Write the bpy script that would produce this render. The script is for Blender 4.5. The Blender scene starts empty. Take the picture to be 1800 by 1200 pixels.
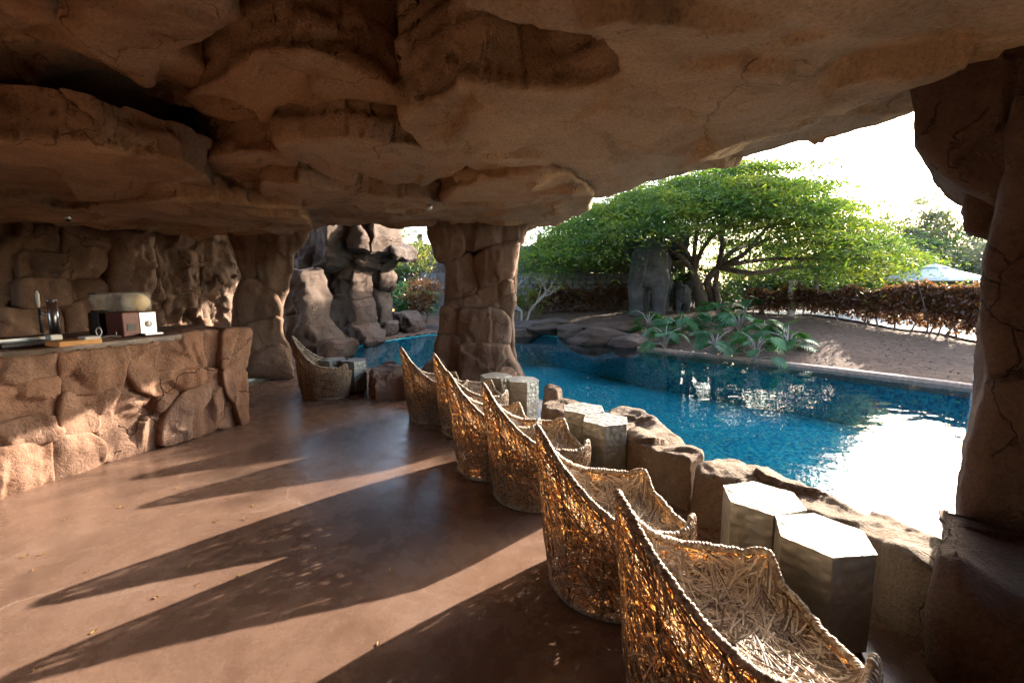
import bpy, bmesh, math, random
import numpy as np
from mathutils import Vector, Matrix
random.seed(5); rng = np.random.default_rng(11)
S = bpy.context.scene
col = S.collection
R = math.radians

# ------------------------------------------------------------------ camera
FOC, PITCH, CAMZ = 798.0, 0.123, 1.515           # focal in photo pixels (1800 wide), tilt, eye height
cam_d = bpy.data.cameras.new('camera'); cam = bpy.data.objects.new('camera', cam_d); col.objects.link(cam)
cam.location = (0, 0, CAMZ); cam.rotation_euler = (math.pi/2 - PITCH, 0, 0)
cam_d.sensor_width = 36; cam_d.lens = 36*FOC/1800; cam_d.clip_start = 0.05; cam_d.clip_end = 2000
S.camera = cam
# ------------------------------------------------------------------ light
SUN_AZ, SUN_EL = R(40.8), R(19.5)                  # azimuth from +x towards +y
w = bpy.data.worlds.new('World'); S.world = w; w.use_nodes = True
nt = w.node_tree; bgn = nt.nodes['Background']
sky = nt.nodes.new('ShaderNodeTexSky'); sky.sky_type = 'NISHITA'; sky.sun_disc = False
sky.sun_elevation = SUN_EL; sky.sun_rotation = math.pi/2 - SUN_AZ; sky.dust_density = 2.0; sky.air_density = 1.0; sky.ozone_density = 1.0
nt.links.new(sky.outputs[0], bgn.inputs[0]); bgn.inputs[1].default_value = 0.15
sd = bpy.data.lights.new('sun', 'SUN'); sun = bpy.data.objects.new('sun', sd); col.objects.link(sun)
sd.energy = 3.0; sd.angle = R(0.5); sd.color = (1.0, 0.86, 0.70)
sdir = Vector((math.cos(SUN_AZ)*math.cos(SUN_EL), math.sin(SUN_AZ)*math.cos(SUN_EL), math.sin(SUN_EL)))
sun.rotation_euler = sdir.to_track_quat('Z', 'Y').to_euler(); sun.location = (20, 16, 12)
S.view_settings.view_transform = 'Standard'; S.view_settings.look = 'None'
S.view_settings.gamma = 1; S.view_settings.use_curve_mapping = False; S.view_settings.exposure = 2.9
cy = S.cycles
cy.max_bounces = 12; cy.diffuse_bounces = 8; cy.glossy_bounces = 4; cy.transparent_max_bounces = 24; cy.use_denoising = True
cy.sample_clamp_indirect = 8; cy.caustics_reflective = False; cy.caustics_refractive = False

# ------------------------------------------------------------------ helpers
_c, _s = math.cos(PITCH), math.sin(PITCH)
def ray(p):
    X = (p[0]-900)/FOC; Y = -(p[1]-600)/FOC
    return np.array([X, _c+Y*_s, -_s+Y*_c])
CAM = np.array([0, 0, CAMZ])
def G(p, z=0.0):                                  # where a sight line meets the level z
    d = ray(p); return CAM + d*((z-CAMZ)/d[2])
def D(p, y):                                      # where a sight line meets the distance y
    d = ray(p); return CAM + d*(y/d[1])
def hsh(ix, iy, iz, seed):
    h = (ix.astype(np.uint32)*np.uint32(374761393) + iy.astype(np.uint32)*np.uint32(668265263) + iz.astype(np.uint32)*np.uint32(2147483647 ^ 0x5bd1e995) + np.uint32((seed*362437+12345) & 0xffffffff))
    h ^= h >> np.uint32(13); h *= np.uint32(1274126177); h ^= h >> np.uint32(16); h *= np.uint32(2246822519); h ^= h >> np.uint32(15)
    return h.astype(np.float64)/2147483648.0 - 1.0
def vnoise(P, seed=0):
    i = np.floor(P).astype(np.int64); f = P-i; f = f*f*f*(f*(f*6-15)+10)
    o = 0
    for a in (0, 1):
        wx = f[:, 0] if a else 1-f[:, 0]
        for b in (0, 1):
            wy = f[:, 1] if b else 1-f[:, 1]
            for c in (0, 1):
                wz = f[:, 2] if c else 1-f[:, 2]
                o = o + wx*wy*wz*hsh(i[:, 0]+a, i[:, 1]+b, i[:, 2]+c, seed)
    return o
def fbm(P, freq, octs, seed=0, gain=.5):
    o = 0; a = 1
    for k in range(octs):
        o = o + a*vnoise(P*freq + 17.3*k, seed+k); freq *= 2.03; a *= gain
    return o

def mesh_from(name, V, F, m=None, smooth=True, uv=None):
    """V (n,3), F (k,3|4) arrays -> mesh"""
    V = np.asarray(V, dtype=np.float32); F = np.asarray(F, dtype=np.int32)
    me = bpy.data.meshes.new(name)
    n = F.shape[1]
    me.vertices.add(len(V)); me.vertices.foreach_set('co', V.ravel())
    me.loops.add(F.size); me.loops.foreach_set('vertex_index', F.ravel())
    me.polygons.add(len(F)); me.polygons.foreach_set('loop_start', np.arange(0, F.size, n, dtype=np.int32))
    me.polygons.foreach_set('loop_total', np.full(len(F), n, dtype=np.int32))
    me.polygons.foreach_set('use_smooth', np.full(len(F), bool(smooth)))
    me.update(calc_edges=True); me.validate()
    if m: me.materials.append(m)
    return me
def link(name, me, parent=None, **kw):
    o = bpy.data.objects.new(name, me); col.objects.link(o)
    if parent: o.parent = parent
    for k, v in kw.items(): o[k] = v
    return o
def thing(name, loc, label, category, group=None, rz=0.0):
    o = bpy.data.objects.new(name, None); col.objects.link(o); o.empty_display_size = .2
    o.location = loc; o.rotation_euler.z = rz; tag(o, label, category, group); return o
def tag(o, label, category, group=None):
    o['label'] = label; o['category'] = category; o['kind'] = 'thing'
    if group: o['group'] = group
    return o
def world_child(name, me, parent, **kw):          # mesh given in world coordinates under an unrotated thing
    o = link(name, me, parent, **kw)
    o.location = -Vector(parent.location); return o
def bm_mesh(name, bm, m, smooth=False):
    me = bpy.data.meshes.new(name); bm.to_mesh(me); bm.free()
    if m: me.materials.append(m)
    if smooth:
        for p in me.polygons: p.use_smooth = True
    return me
def copy_tree(o, parent=None):
    c = o.copy(); col.objects.link(c)
    if parent: c.parent = parent
    for ch in [x for x in bpy.data.objects if x.parent == o]: copy_tree(ch, c)
    return c
def box(bm, c, s, rz=0.0, bev=0.0):
    r = bmesh.ops.create_cube(bm, size=1.0)
    M = Matrix.Translation(c) @ Matrix.Rotation(rz, 4, 'Z') @ Matrix.Diagonal((*s, 1))
    bmesh.ops.transform(bm, matrix=M, verts=r['verts'])
    if bev:
        es = list({e for v in r['verts'] for e in v.link_edges})
        bmesh.ops.bevel(bm, geom=es, offset=bev, segments=2, affect='EDGES', profile=.5)
def lathe(bm, prof, n=24, c=(0, 0, 0), M=None):
    rings = []
    for r, z in prof:
        rings.append([bm.verts.new((r*math.cos(a*2*math.pi/n)+c[0], r*math.sin(a*2*math.pi/n)+c[1], z+c[2])) for a in range(n)])
    for a, b in zip(rings, rings[1:]):
        for k in range(n): bm.faces.new((a[k], a[(k+1) % n], b[(k+1) % n], b[k]))
    bm.faces.new(rings[0][::-1]); bm.faces.new(rings[-1])
    if M is not None: bmesh.ops.transform(bm, matrix=M, verts=[v for r in rings for v in r])
def tube_arrays(pts, rad, n=8, closed=False):
    pts = np.asarray(pts, float); K = len(pts)
    rad = np.broadcast_to(np.asarray(rad, float), (K,))
    if closed: T = np.roll(pts, -1, 0)-np.roll(pts, 1, 0)
    else: T = np.gradient(pts, axis=0)
    T /= np.linalg.norm(T, axis=1)[:, None]+1e-9
    up = np.array([0, 0, 1.0]); nrm = []
    v = np.cross(T[0], up)
    if np.linalg.norm(v) < .1: v = np.cross(T[0], [1, 0, 0])
    for t in T:
        v = v - t*np.dot(v, t); v /= np.linalg.norm(v)+1e-9; nrm.append(v.copy())
    nrm = np.array(nrm); bn = np.cross(T, nrm)
    a = np.arange(n)*2*np.pi/n
    V = pts[:, None]+rad[:, None, None]*(np.cos(a)[None, :, None]*nrm[:, None]+np.sin(a)[None, :, None]*bn[:, None])
    F = []
    kk = K if closed else K-1
    i = np.arange(kk)[:, None]; j = np.arange(n)[None]
    i2 = (i+1) % K; j2 = (j+1) % n
    F = np.stack([i*n+j, i*n+j2, i2*n+j2, i2*n+j], -1).reshape(-1, 4)
    return V.reshape(-1, 3), F
class Acc:
    def __init__(s): s.V = []; s.F = []; s.n = 0
    def add(s, V, F): s.V.append(V); s.F.append(np.asarray(F)+s.n); s.n += len(V)
    def tube(s, pts, rad, n=8, closed=False): s.add(*tube_arrays(pts, rad, n, closed))
    def mesh(s, name, m, smooth=True): return mesh_from(name, np.concatenate(s.V), np.concatenate(s.F), m, smooth)
def spline(P, n):
    P = np.asarray(P, float); K = len(P)
    Q = np.vstack([2*P[0]-P[1], P, 2*P[-1]-P[-2]])
    t = np.linspace(0, K-1-1e-6, n); i = t.astype(int); f = (t-i)[:, None]
    a, b, c, d = Q[i], Q[i+1], Q[i+2], Q[i+3]
    return .5*((2*b)+(-a+c)*f+(2*a-5*b+4*c-d)*f**2+(-a+3*b-3*c+d)*f**3)

# ------------------------------------------------------------------ materials
def mat(name):
    m = bpy.data.materials.new(name); m.use_nodes = True
    return m, m.node_tree, m.node_tree.nodes['Principled BSDF']
def N(nt, t, **kw):
    n = nt.nodes.new(t)
    for k, v in kw.items():
        if k.startswith('i_'): n.inputs[k[2:].replace('_', ' ')].default_value = v
        else: setattr(n, k, v)
    return n
def ramp(nt, fac, stops):
    r = nt.nodes.new('ShaderNodeValToRGB')
    e = r.color_ramp.elements
    while len(e) < len(stops): e.new(.5)
    for x, (p, c) in zip(e, stops): x.position = p; x.color = (*c, 1)
    nt.links.new(fac, r.inputs[0]); return r.outputs[0]
def pos(nt): return nt.nodes.new('ShaderNodeNewGeometry').outputs['Position']
def noise(nt, vec, scale, detail=6, rough=.55, dist=0.0):
    n = N(nt, 'ShaderNodeTexNoise'); n.inputs['Scale'].default_value = scale; n.inputs['Detail'].default_value = detail
    n.inputs['Roughness'].default_value = rough; n.inputs['Distortion'].default_value = dist
    if vec is not None: nt.links.new(vec, n.inputs['Vector'])
    return n.outputs['Fac']
def mix(nt, fac, a, b, blend='MIX'):
    n = nt.nodes.new('ShaderNodeMix'); n.data_type = 'RGBA'; n.blend_type = blend
    for i, v in ((0, fac), (6, a), (7, b)):
        if isinstance(v, (int, float)): n.inputs[i].default_value = v
        elif isinstance(v, tuple): n.inputs[i].default_value = (*v, 1)
        else: nt.links.new(v, n.inputs[i])
    return n.outputs[2]
def math_n(nt, op, a, b=None, clamp=False):
    n = nt.nodes.new('ShaderNodeMath'); n.operation = op; n.use_clamp = clamp
    for i, v in ((0, a), (1, b)):
        if v is None: continue
        if isinstance(v, (int, float)): n.inputs[i].default_value = v
        else: nt.links.new(v, n.inputs[i])
    return n.outputs[0]
def bump(nt, h, strength, dist, normal=None):
    b = nt.nodes.new('ShaderNodeBump'); b.inputs['Strength'].default_value = strength; b.inputs['Distance'].default_value = dist
    nt.links.new(h, b.inputs['Height'])
    if normal: nt.links.new(normal, b.inputs['Normal'])
    return b.outputs[0]
def rock_mat(name, dark, mid, light, grain=1.0, crack=1.0, strata=0.0):
    m, nt, p = mat(name); P = pos(nt)
    n1 = noise(nt, P, 1.3, 8, .62, .6); n2 = noise(nt, P, 6.0, 8, .65, .4); n3 = noise(nt, P, 55, 4, .7); n4 = noise(nt, P, 160, 3, .6)
    c = ramp(nt, n1, [(.25, dark), (.48, mid), (.60, mid), (.8, light)])
    c = mix(nt, math_n(nt, 'MULTIPLY', n2, .9), c, mix(nt, .5, c, light), 'MIX')
    spots = ramp(nt, n3, [(.28, (.30, .28, .26)), (.46, (.9, .9, .9)), (.58, (1.05, 1.03, 1)), (.72, (1.5, 1.45, 1.38))])
    c = mix(nt, .62, c, spots, 'MULTIPLY')
    big = ramp(nt, noise(nt, P, .45, 4, .6, 1.0), [(.32, (.82, .62, .46)), (.5, (1, 1, 1)), (.68, (1.12, 1.12, 1.1))])
    c = mix(nt, .85, c, big, 'MULTIPLY')
    stain = ramp(nt, noise(nt, P, .7, 5, .7, 1.5), [(.30, (.50, .43, .38)), (.52, (1, 1, 1))])
    c = mix(nt, .8, c, stain, 'MULTIPLY')
    wv = mix(nt, .14, P, N(nt, 'ShaderNodeTexNoise', i_Scale=2.5).outputs['Color'])
    wn = N(nt, 'ShaderNodeTexNoise', i_Scale=2.2, i_Detail=5.0); nt.links.new(P, wn.inputs['Vector'])
    vadd = nt.nodes.new('ShaderNodeVectorMath'); vadd.operation = 'MULTIPLY_ADD'
    nt.links.new(wn.outputs['Color'], vadd.inputs[0]); vadd.inputs[1].default_value = (.7, .7, .7); nt.links.new(P, vadd.inputs[2])
    vo = N(nt, 'ShaderNodeTexVoronoi', feature='DISTANCE_TO_EDGE'); vo.inputs['Scale'].default_value = .9
    nt.links.new(vadd.outputs[0], vo.inputs['Vector'])
    gate = math_n(nt, 'GREATER_THAN', noise(nt, P, .9, 2), .5)
    cr = ramp(nt, vo.outputs['Distance'], [(.0, (0, 0, 0)), (.008, (1, 1, 1))])
    crg = math_n(nt, 'MAXIMUM', cr, math_n(nt, 'SUBTRACT', 1.0, gate))
    c = mix(nt, .5*crack, c, mix(nt, 1.0, c, ramp(nt, crg, [(0, (.25, .2, .17)), (1, (1, 1, 1))]), 'MULTIPLY'))
    oi = nt.nodes.new('ShaderNodeObjectInfo').outputs['Random']
    c = mix(nt, .75, c, ramp(nt, oi, [(0, (.80, .70, .62)), (.35, (1.05, .92, .80)), (.65, (1.08, 1.02, .95)), (1, (.92, .94, .96))]), 'MULTIPLY')
    nt.links.new(c, p.inputs['Base Color']); p.inputs['Roughness'].default_value = .82; p.inputs['Specular IOR Level'].default_value = .3
    h = math_n(nt, 'ADD', math_n(nt, 'MULTIPLY', n2, .55), math_n(nt, 'MULTIPLY', n3, .30*grain))
    h = math_n(nt, 'ADD', h, math_n(nt, 'MULTIPLY', n4, .10*grain))
    mp = N(nt, 'ShaderNodeMapping'); mp.inputs['Scale'].default_value = (1.2, 1.2, 14); nt.links.new(P, mp.inputs['Vector'])
    h = math_n(nt, 'ADD', h, math_n(nt, 'MULTIPLY', noise(nt, mp.outputs[0], 1.0, 5, .6, .8), strata))
    h = math_n(nt, 'ADD', h, math_n(nt, 'MULTIPLY', crg, .35*crack))
    nt.links.new(bump(nt, h, .85, .06), p.inputs['Normal'])
    return m
def plain(name, colr, rough=.6, metal=0.0, var=.25, scale=20, bmp=0.0, bscale=40):
    m, nt, p = mat(name); P = nt.nodes.new('ShaderNodeTexCoord').outputs['Object']
    n = noise(nt, P, scale, 5)
    c = ramp(nt, n, [(.3, tuple(x*(1-var) for x in colr)), (.7, tuple(min(1, x*(1+var)) for x in colr))])
    nt.links.new(c, p.inputs['Base Color']); p.inputs['Roughness'].default_value = rough; p.inputs['Metallic'].default_value = metal
    if bmp: nt.links.new(bump(nt, noise(nt, P, bscale, 4), bmp, .02), p.inputs['Normal'])
    return m
def leaf_mat(name, c1, c2, c3, trans=.45, scale=1.5, rough=.5):
    m, nt, p = mat(name); P = pos(nt)
    wn = N(nt, 'ShaderNodeTexWhiteNoise'); 
    n = noise(nt, P, scale, 3); n2 = noise(nt, P, scale*9, 2)
    f = math_n(nt, 'ADD', math_n(nt, 'MULTIPLY', n, .6), math_n(nt, 'MULTIPLY', n2, .4))
    c = ramp(nt, f, [(.36, c1), (.5, c2), (.64, c3)])
    nt.links.new(c, p.inputs['Base Color']); p.inputs['Roughness'].default_value = rough
    t = nt.nodes.new('ShaderNodeBsdfTranslucent'); nt.links.new(mix(nt, 1.0, c, (1.5, 1.5, .8), 'MULTIPLY'), t.inputs[0])
    ms = nt.nodes.new('ShaderNodeMixShader'); ms.inputs[0].default_value = trans
    nt.links.new(p.outputs[0], ms.inputs[1]); nt.links.new(t.outputs[0], ms.inputs[2])
    nt.links.new(ms.outputs[0], nt.nodes['Material Output'].inputs[0])
    return m
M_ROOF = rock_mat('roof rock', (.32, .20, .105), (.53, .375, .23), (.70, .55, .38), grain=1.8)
M_CORNER = rock_mat('corner rock', (.06, .034, .025), (.11, .066, .047), (.18, .118, .088))  # darker copy of the rock: the backlit pillar's shade is put into the colour
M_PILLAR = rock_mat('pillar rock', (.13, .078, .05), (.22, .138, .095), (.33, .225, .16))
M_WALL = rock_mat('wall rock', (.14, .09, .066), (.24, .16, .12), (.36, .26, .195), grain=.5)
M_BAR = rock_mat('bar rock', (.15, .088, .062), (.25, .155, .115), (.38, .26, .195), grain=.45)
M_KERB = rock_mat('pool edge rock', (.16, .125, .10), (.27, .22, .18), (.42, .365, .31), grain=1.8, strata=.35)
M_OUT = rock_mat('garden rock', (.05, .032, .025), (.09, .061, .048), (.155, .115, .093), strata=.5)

# floor: stained polished concrete
m, nt, p = mat('stained concrete'); P = pos(nt)
n1 = noise(nt, P, .9, 8, .65, .8); n2 = noise(nt, P, 5, 8, .7, .3); n3 = noise(nt, P, 70, 4, .7)
c = ramp(nt, n1, [(.28, (.13, .08, .06)), (.5, (.20, .124, .092)), (.72, (.27, .185, .148))])
c = mix(nt, .7, c, ramp(nt, n2, [(.3, (.70, .66, .64)), (.5, (1, 1, 1)), (.75, (1.2, 1.22, 1.25))]), 'MULTIPLY')
c = mix(nt, .6, c, ramp(nt, n3, [(.3, (.6, .6, .6)), (.5, (1, 1, 1)), (.7, (1.25, 1.25, 1.25))]), 'MULTIPLY')
wn = N(nt, 'ShaderNodeTexNoise', i_Scale=1.7, i_Detail=6.0); nt.links.new(P, wn.inputs['Vector'])
va = nt.nodes.new('ShaderNodeVectorMath'); va.operation = 'MULTIPLY_ADD'; nt.links.new(wn.outputs['Color'], va.inputs[0]); va.inputs[1].default_value = (.5, .5, .5); nt.links.new(P, va.inputs[2])
vo = N(nt, 'ShaderNodeTexVoronoi', feature='DISTANCE_TO_EDGE'); vo.inputs['Scale'].default_value = .45; nt.links.new(va.outputs[0], vo.inputs['Vector'])
gate = math_n(nt, 'GREATER_THAN', noise(nt, P, .8, 2), .54)
ck = math_n(nt, 'MULTIPLY', math_n(nt, 'LESS_THAN', vo.outputs['Distance'], .0022), gate)
c = mix(nt, math_n(nt, 'MULTIPLY', ck, .45), c, (.42, .32, .26))
nt.links.new(c, p.inputs['Base Color'])
nt.links.new(ramp(nt, n2, [(.3, (.17, .17, .17)), (.7, (.36, .36, .36))]), p.inputs['Roughness'])
p.inputs['Specular IOR Level'].default_value = .55
nt.links.new(bump(nt, n2, .12, .01, bump(nt, noise(nt, P, 14, 5, .6), .10, .01)), p.inputs['Normal'])
M_FLOOR = m
# water
m, nt, p = mat('pool water'); P = pos(nt); nt.nodes.remove(p)
mp = N(nt, 'ShaderNodeMapping'); mp.inputs['Scale'].default_value = (1.0, 1.6, 1); mp.inputs['Rotation'].default_value = (0, 0, .6); nt.links.new(P, mp.inputs['Vector'])
hw = math_n(nt, 'ADD', math_n(nt, 'MULTIPLY', noise(nt, mp.outputs[0], 1.6, 2, .5, .3), 1.0), math_n(nt, 'MULTIPLY', noise(nt, mp.outputs[0], 5, 2, .5, .5), .08))
nb = bump(nt, hw, .055, .12)
fr = N(nt, 'ShaderNodeFresnel'); fr.inputs['IOR'].default_value = 1.33; nt.links.new(nb, fr.inputs['Normal'])
gl = N(nt, 'ShaderNodeBsdfGlossy'); gl.inputs['Roughness'].default_value = .015; nt.links.new(nb, gl.inputs['Normal'])
tr = N(nt, 'ShaderNodeBsdfTransparent'); tr.inputs[0].default_value = (.74, .93, .97, 1)
ms = N(nt, 'ShaderNodeMixShader'); nt.links.new(fr.outputs[0], ms.inputs[0]); nt.links.new(tr.outputs[0], ms.inputs[1]); nt.links.new(gl.outputs[0], ms.inputs[2])
nt.links.new(ms.outputs[0], nt.nodes['Material Output'].inputs[0]); M_WATER = m
# mosaic
m, nt, p = mat('pool mosaic'); P = pos(nt)
sc = nt.nodes.new('ShaderNodeVectorMath'); sc.operation = 'SCALE'; sc.inputs['Scale'].default_value = 26; nt.links.new(P, sc.inputs[0])
fl = nt.nodes.new('ShaderNodeVectorMath'); fl.operation = 'FLOOR'; nt.links.new(sc.outputs[0], fl.inputs[0])
wn = N(nt, 'ShaderNodeTexWhiteNoise'); nt.links.new(fl.outputs[0], wn.inputs['Vector'])
c = ramp(nt, wn.outputs['Value'], [(.0, (.0, .22, .33)), (.35, (.0, .44, .54)), (.7, (.02, .62, .66)), (.9, (.14, .72, .70)), (1.0, (.30, .66, .36))])
c = mix(nt, .5, c, ramp(nt, noise(nt, P, .8, 4), [(.3, (.5, .55, .65)), (.7, (1.1, 1.1, 1.05))]), 'MULTIPLY')
nt.links.new(c, p.inputs['Base Color']); p.inputs['Roughness'].default_value = .35; M_MOSAIC = m
M_COPING = plain('coping stone', (.36, .26, .20), .75, bmp=.3)
M_SOIL = plain('mulch soil', (.125, .068, .04), .95, var=.35, scale=7, bmp=.6, bscale=45)
M_CHIP = plain('bark chips', (.17, .10, .06), .9, var=.45, scale=9)
M_PATH = plain('pale paving', (.62, .58, .54), .8)
M_BARK = plain('bark', (.12, .085, .065), .9, var=.45, scale=8, bmp=.6, bscale=18)
M_BARKPALE = plain('pale bark', (.36, .31, .26), .85, var=.3, scale=12, bmp=.3)
M_ELE = plain('elephant hide', (.07, .064, .058), .8, var=.4, scale=3.0, bmp=1.0, bscale=11)
M_TUSK = plain('tusk', (.5, .45, .36), .5)
M_WOOD = plain('weathered timber', (.10, .072, .058), .85, var=.45, scale=6, bmp=.4)
M_POST = plain('pale post', (.42, .34, .27), .8, var=.3)
M_WSTONE = plain('wall stone', (.19, .17, .155), .9, var=.35, scale=3, bmp=.5)
M_MORTAR = plain('mortar', (.12, .105, .09), .95)
M_CANVAS = plain('parasol canvas', (.62, .66, .72), .8, var=.06)
M_TEAK = plain('teak', (.27, .13, .07), .6)
M_STEEL = plain('steel', (.62, .62, .62), .28, 1.0, var=.08)
M_BLACK = plain('black plastic', (.03, .03, .032), .4)
M_WHITE = plain('white plastic', (.75, .75, .73), .4, var=.05)
M_RED = plain('red brown enamel', (.16, .04, .028), .35)
M_BOARD = plain('chopping board', (.50, .27, .09), .6, var=.2, scale=14)
M_CREAM = plain('cream drum', (.62, .52, .33), .5, var=.1)
M_TOP = plain('counter top', (.10, .062, .045), .35, var=.4, scale=9, bmp=.2)
# hammered metal stools
m, nt, p = mat('hammered metal'); P = nt.nodes.new('ShaderNodeTexCoord').outputs['Object']
n1 = noise(nt, P, 25, 0.0, .5, .2); n2 = noise(nt, P, 60, 3)
nt.links.new(ramp(nt, noise(nt, P, 7, 4), [(.3, (.25, .245, .215)), (.7, (.40, .39, .355))]), p.inputs['Base Color'])
p.inputs['Metallic'].default_value = .6
nt.links.new(ramp(nt, n2, [(.3, (.48, .48, .48)), (.7, (.66, .66, .66))]), p.inputs['Roughness'])
nt.links.new(bump(nt, n1, .42, .03), p.inputs['Normal']); M_HAMMER = m
# rattan
def rattan(name, c1, c2, c3, trans, tint=(1.5, 1.0, .52), tone=True):
    m, nt, p = mat(name)
    at = nt.nodes.new('ShaderNodeTexCoord').outputs['Object']
    f = noise(nt, at, 38, 3, .6)
    if tone:
        an_ = nt.nodes.new('ShaderNodeAttribute'); an_.attribute_name = 'tone'; f = math_n(nt, 'ADD', math_n(nt, 'MULTIPLY', f, .35), math_n(nt, 'MULTIPLY', an_.outputs['Fac'], .65))
        c = ramp(nt, f, [(.22, c1), (.5, c2), (.78, c3)])
    else: c = ramp(nt, f, [(.33, c1), (.5, c2), (.66, c3)])
    nt.links.new(c, p.inputs['Base Color']); p.inputs['Roughness'].default_value = .45
    t = nt.nodes.new('ShaderNodeBsdfTranslucent'); nt.links.new(mix(nt, 1.0, c, tint, 'MULTIPLY'), t.inputs[0])
    ms = nt.nodes.new('ShaderNodeMixShader'); ms.inputs[0].default_value = trans
    nt.links.new(p.outputs[0], ms.inputs[1]); nt.links.new(t.outputs[0], ms.inputs[2])
    nt.links.new(ms.outputs[0], nt.nodes['Material Output'].inputs[0]); return m
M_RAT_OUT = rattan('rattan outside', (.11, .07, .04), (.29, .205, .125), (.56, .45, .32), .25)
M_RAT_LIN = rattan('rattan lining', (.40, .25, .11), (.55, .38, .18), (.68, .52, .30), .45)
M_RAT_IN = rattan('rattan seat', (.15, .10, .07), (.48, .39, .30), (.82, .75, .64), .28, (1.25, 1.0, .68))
M_RIM = rattan('rattan rim', (.14, .085, .05), (.33, .25, .17), (.60, .53, .43), .1, tone=False)
M_FRAME = plain('rattan frame', (.06, .035, .02), .6)
L_UMB = leaf_mat('umbrella tree leaf', (.03, .07, .012), (.065, .12, .016), (.20, .21, .02), .5, .9)
L_DARK = leaf_mat('dark tree leaf', (.022, .050, .018), (.045, .085, .025), (.09, .13, .03), .35, .7)
L_GREY = leaf_mat('grey tree leaf', (.10, .11, .075), (.16, .17, .12), (.24, .25, .18), .45, .7)
L_CROTON = leaf_mat('croton leaf', (.09, .022, .018), (.12, .06, .025), (.20, .085, .05), .4, 1.6, .3)
L_PHIL = leaf_mat('philodendron leaf', (.022, .085, .03), (.04, .13, .04), (.08, .18, .05), .3, 1.5, .35)
L_YEL = leaf_mat('yellow green leaf', (.07, .10, .025), (.13, .15, .03), (.24, .21, .05), .45, 1.2)
L_DRY = leaf_mat('dry leaf', (.20, .12, .05), (.36, .22, .08), (.5, .36, .12), .2, 3)
L_PALM = leaf_mat('palm leaf', (.035, .07, .02), (.06, .11, .03), (.10, .16, .05), .35, 1)

# ------------------------------------------------------------------ rock relief
def densify(P, step, jit, seed, cut=.18):
    P = np.asarray(P, float)
    for _ in range(1):                                        # one corner cut keeps outlines angular but not sharp
        A = P; B = np.roll(P, -1, 0); P = np.stack([A*(1-cut)+B*cut, A*cut+B*(1-cut)], 1).reshape(-1, 2)
    out = []
    for a, b in zip(P, np.roll(P, -1, 0)):
        k = max(1, int(np.linalg.norm(b-a)/step))
        for q in range(k): out.append(a+(b-a)*q/k)
    Q = np.array(out); H = np.c_[Q, np.full(len(Q), seed*3.7)]
    return Q + jit*np.c_[fbm(H, 2.6, 3, seed), fbm(H, 2.6, 3, seed+50)]
def sdf2(P, Q):
    """signed distance (inside > 0) of P to polygon Q and the nearest boundary point"""
    best = np.full(len(P), 1e9); near = np.zeros_like(P); ins = np.zeros(len(P), bool)
    for a, b in zip(Q, np.roll(Q, -1, 0)):
        ab = b-a; L = ab@ab
        if L < 1e-12: continue
        t = np.clip(((P-a)@ab)/L, 0, 1); n = a+t[:, None]*ab
        d = ((P-n)**2).sum(1); k = d < best; best[k] = d[k]; near[k] = n[k]
        cr = ((a[1] > P[:, 1]) != (b[1] > P[:, 1]))
        if abs(b[1]-a[1]) > 1e-12: ins ^= cr & (P[:, 0] < (b[0]-a[0])*(P[:, 1]-a[1])/(b[1]-a[1])+a[0])
    s = np.sqrt(best); return np.where(ins, s, -s), near
_seed = [100]
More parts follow.
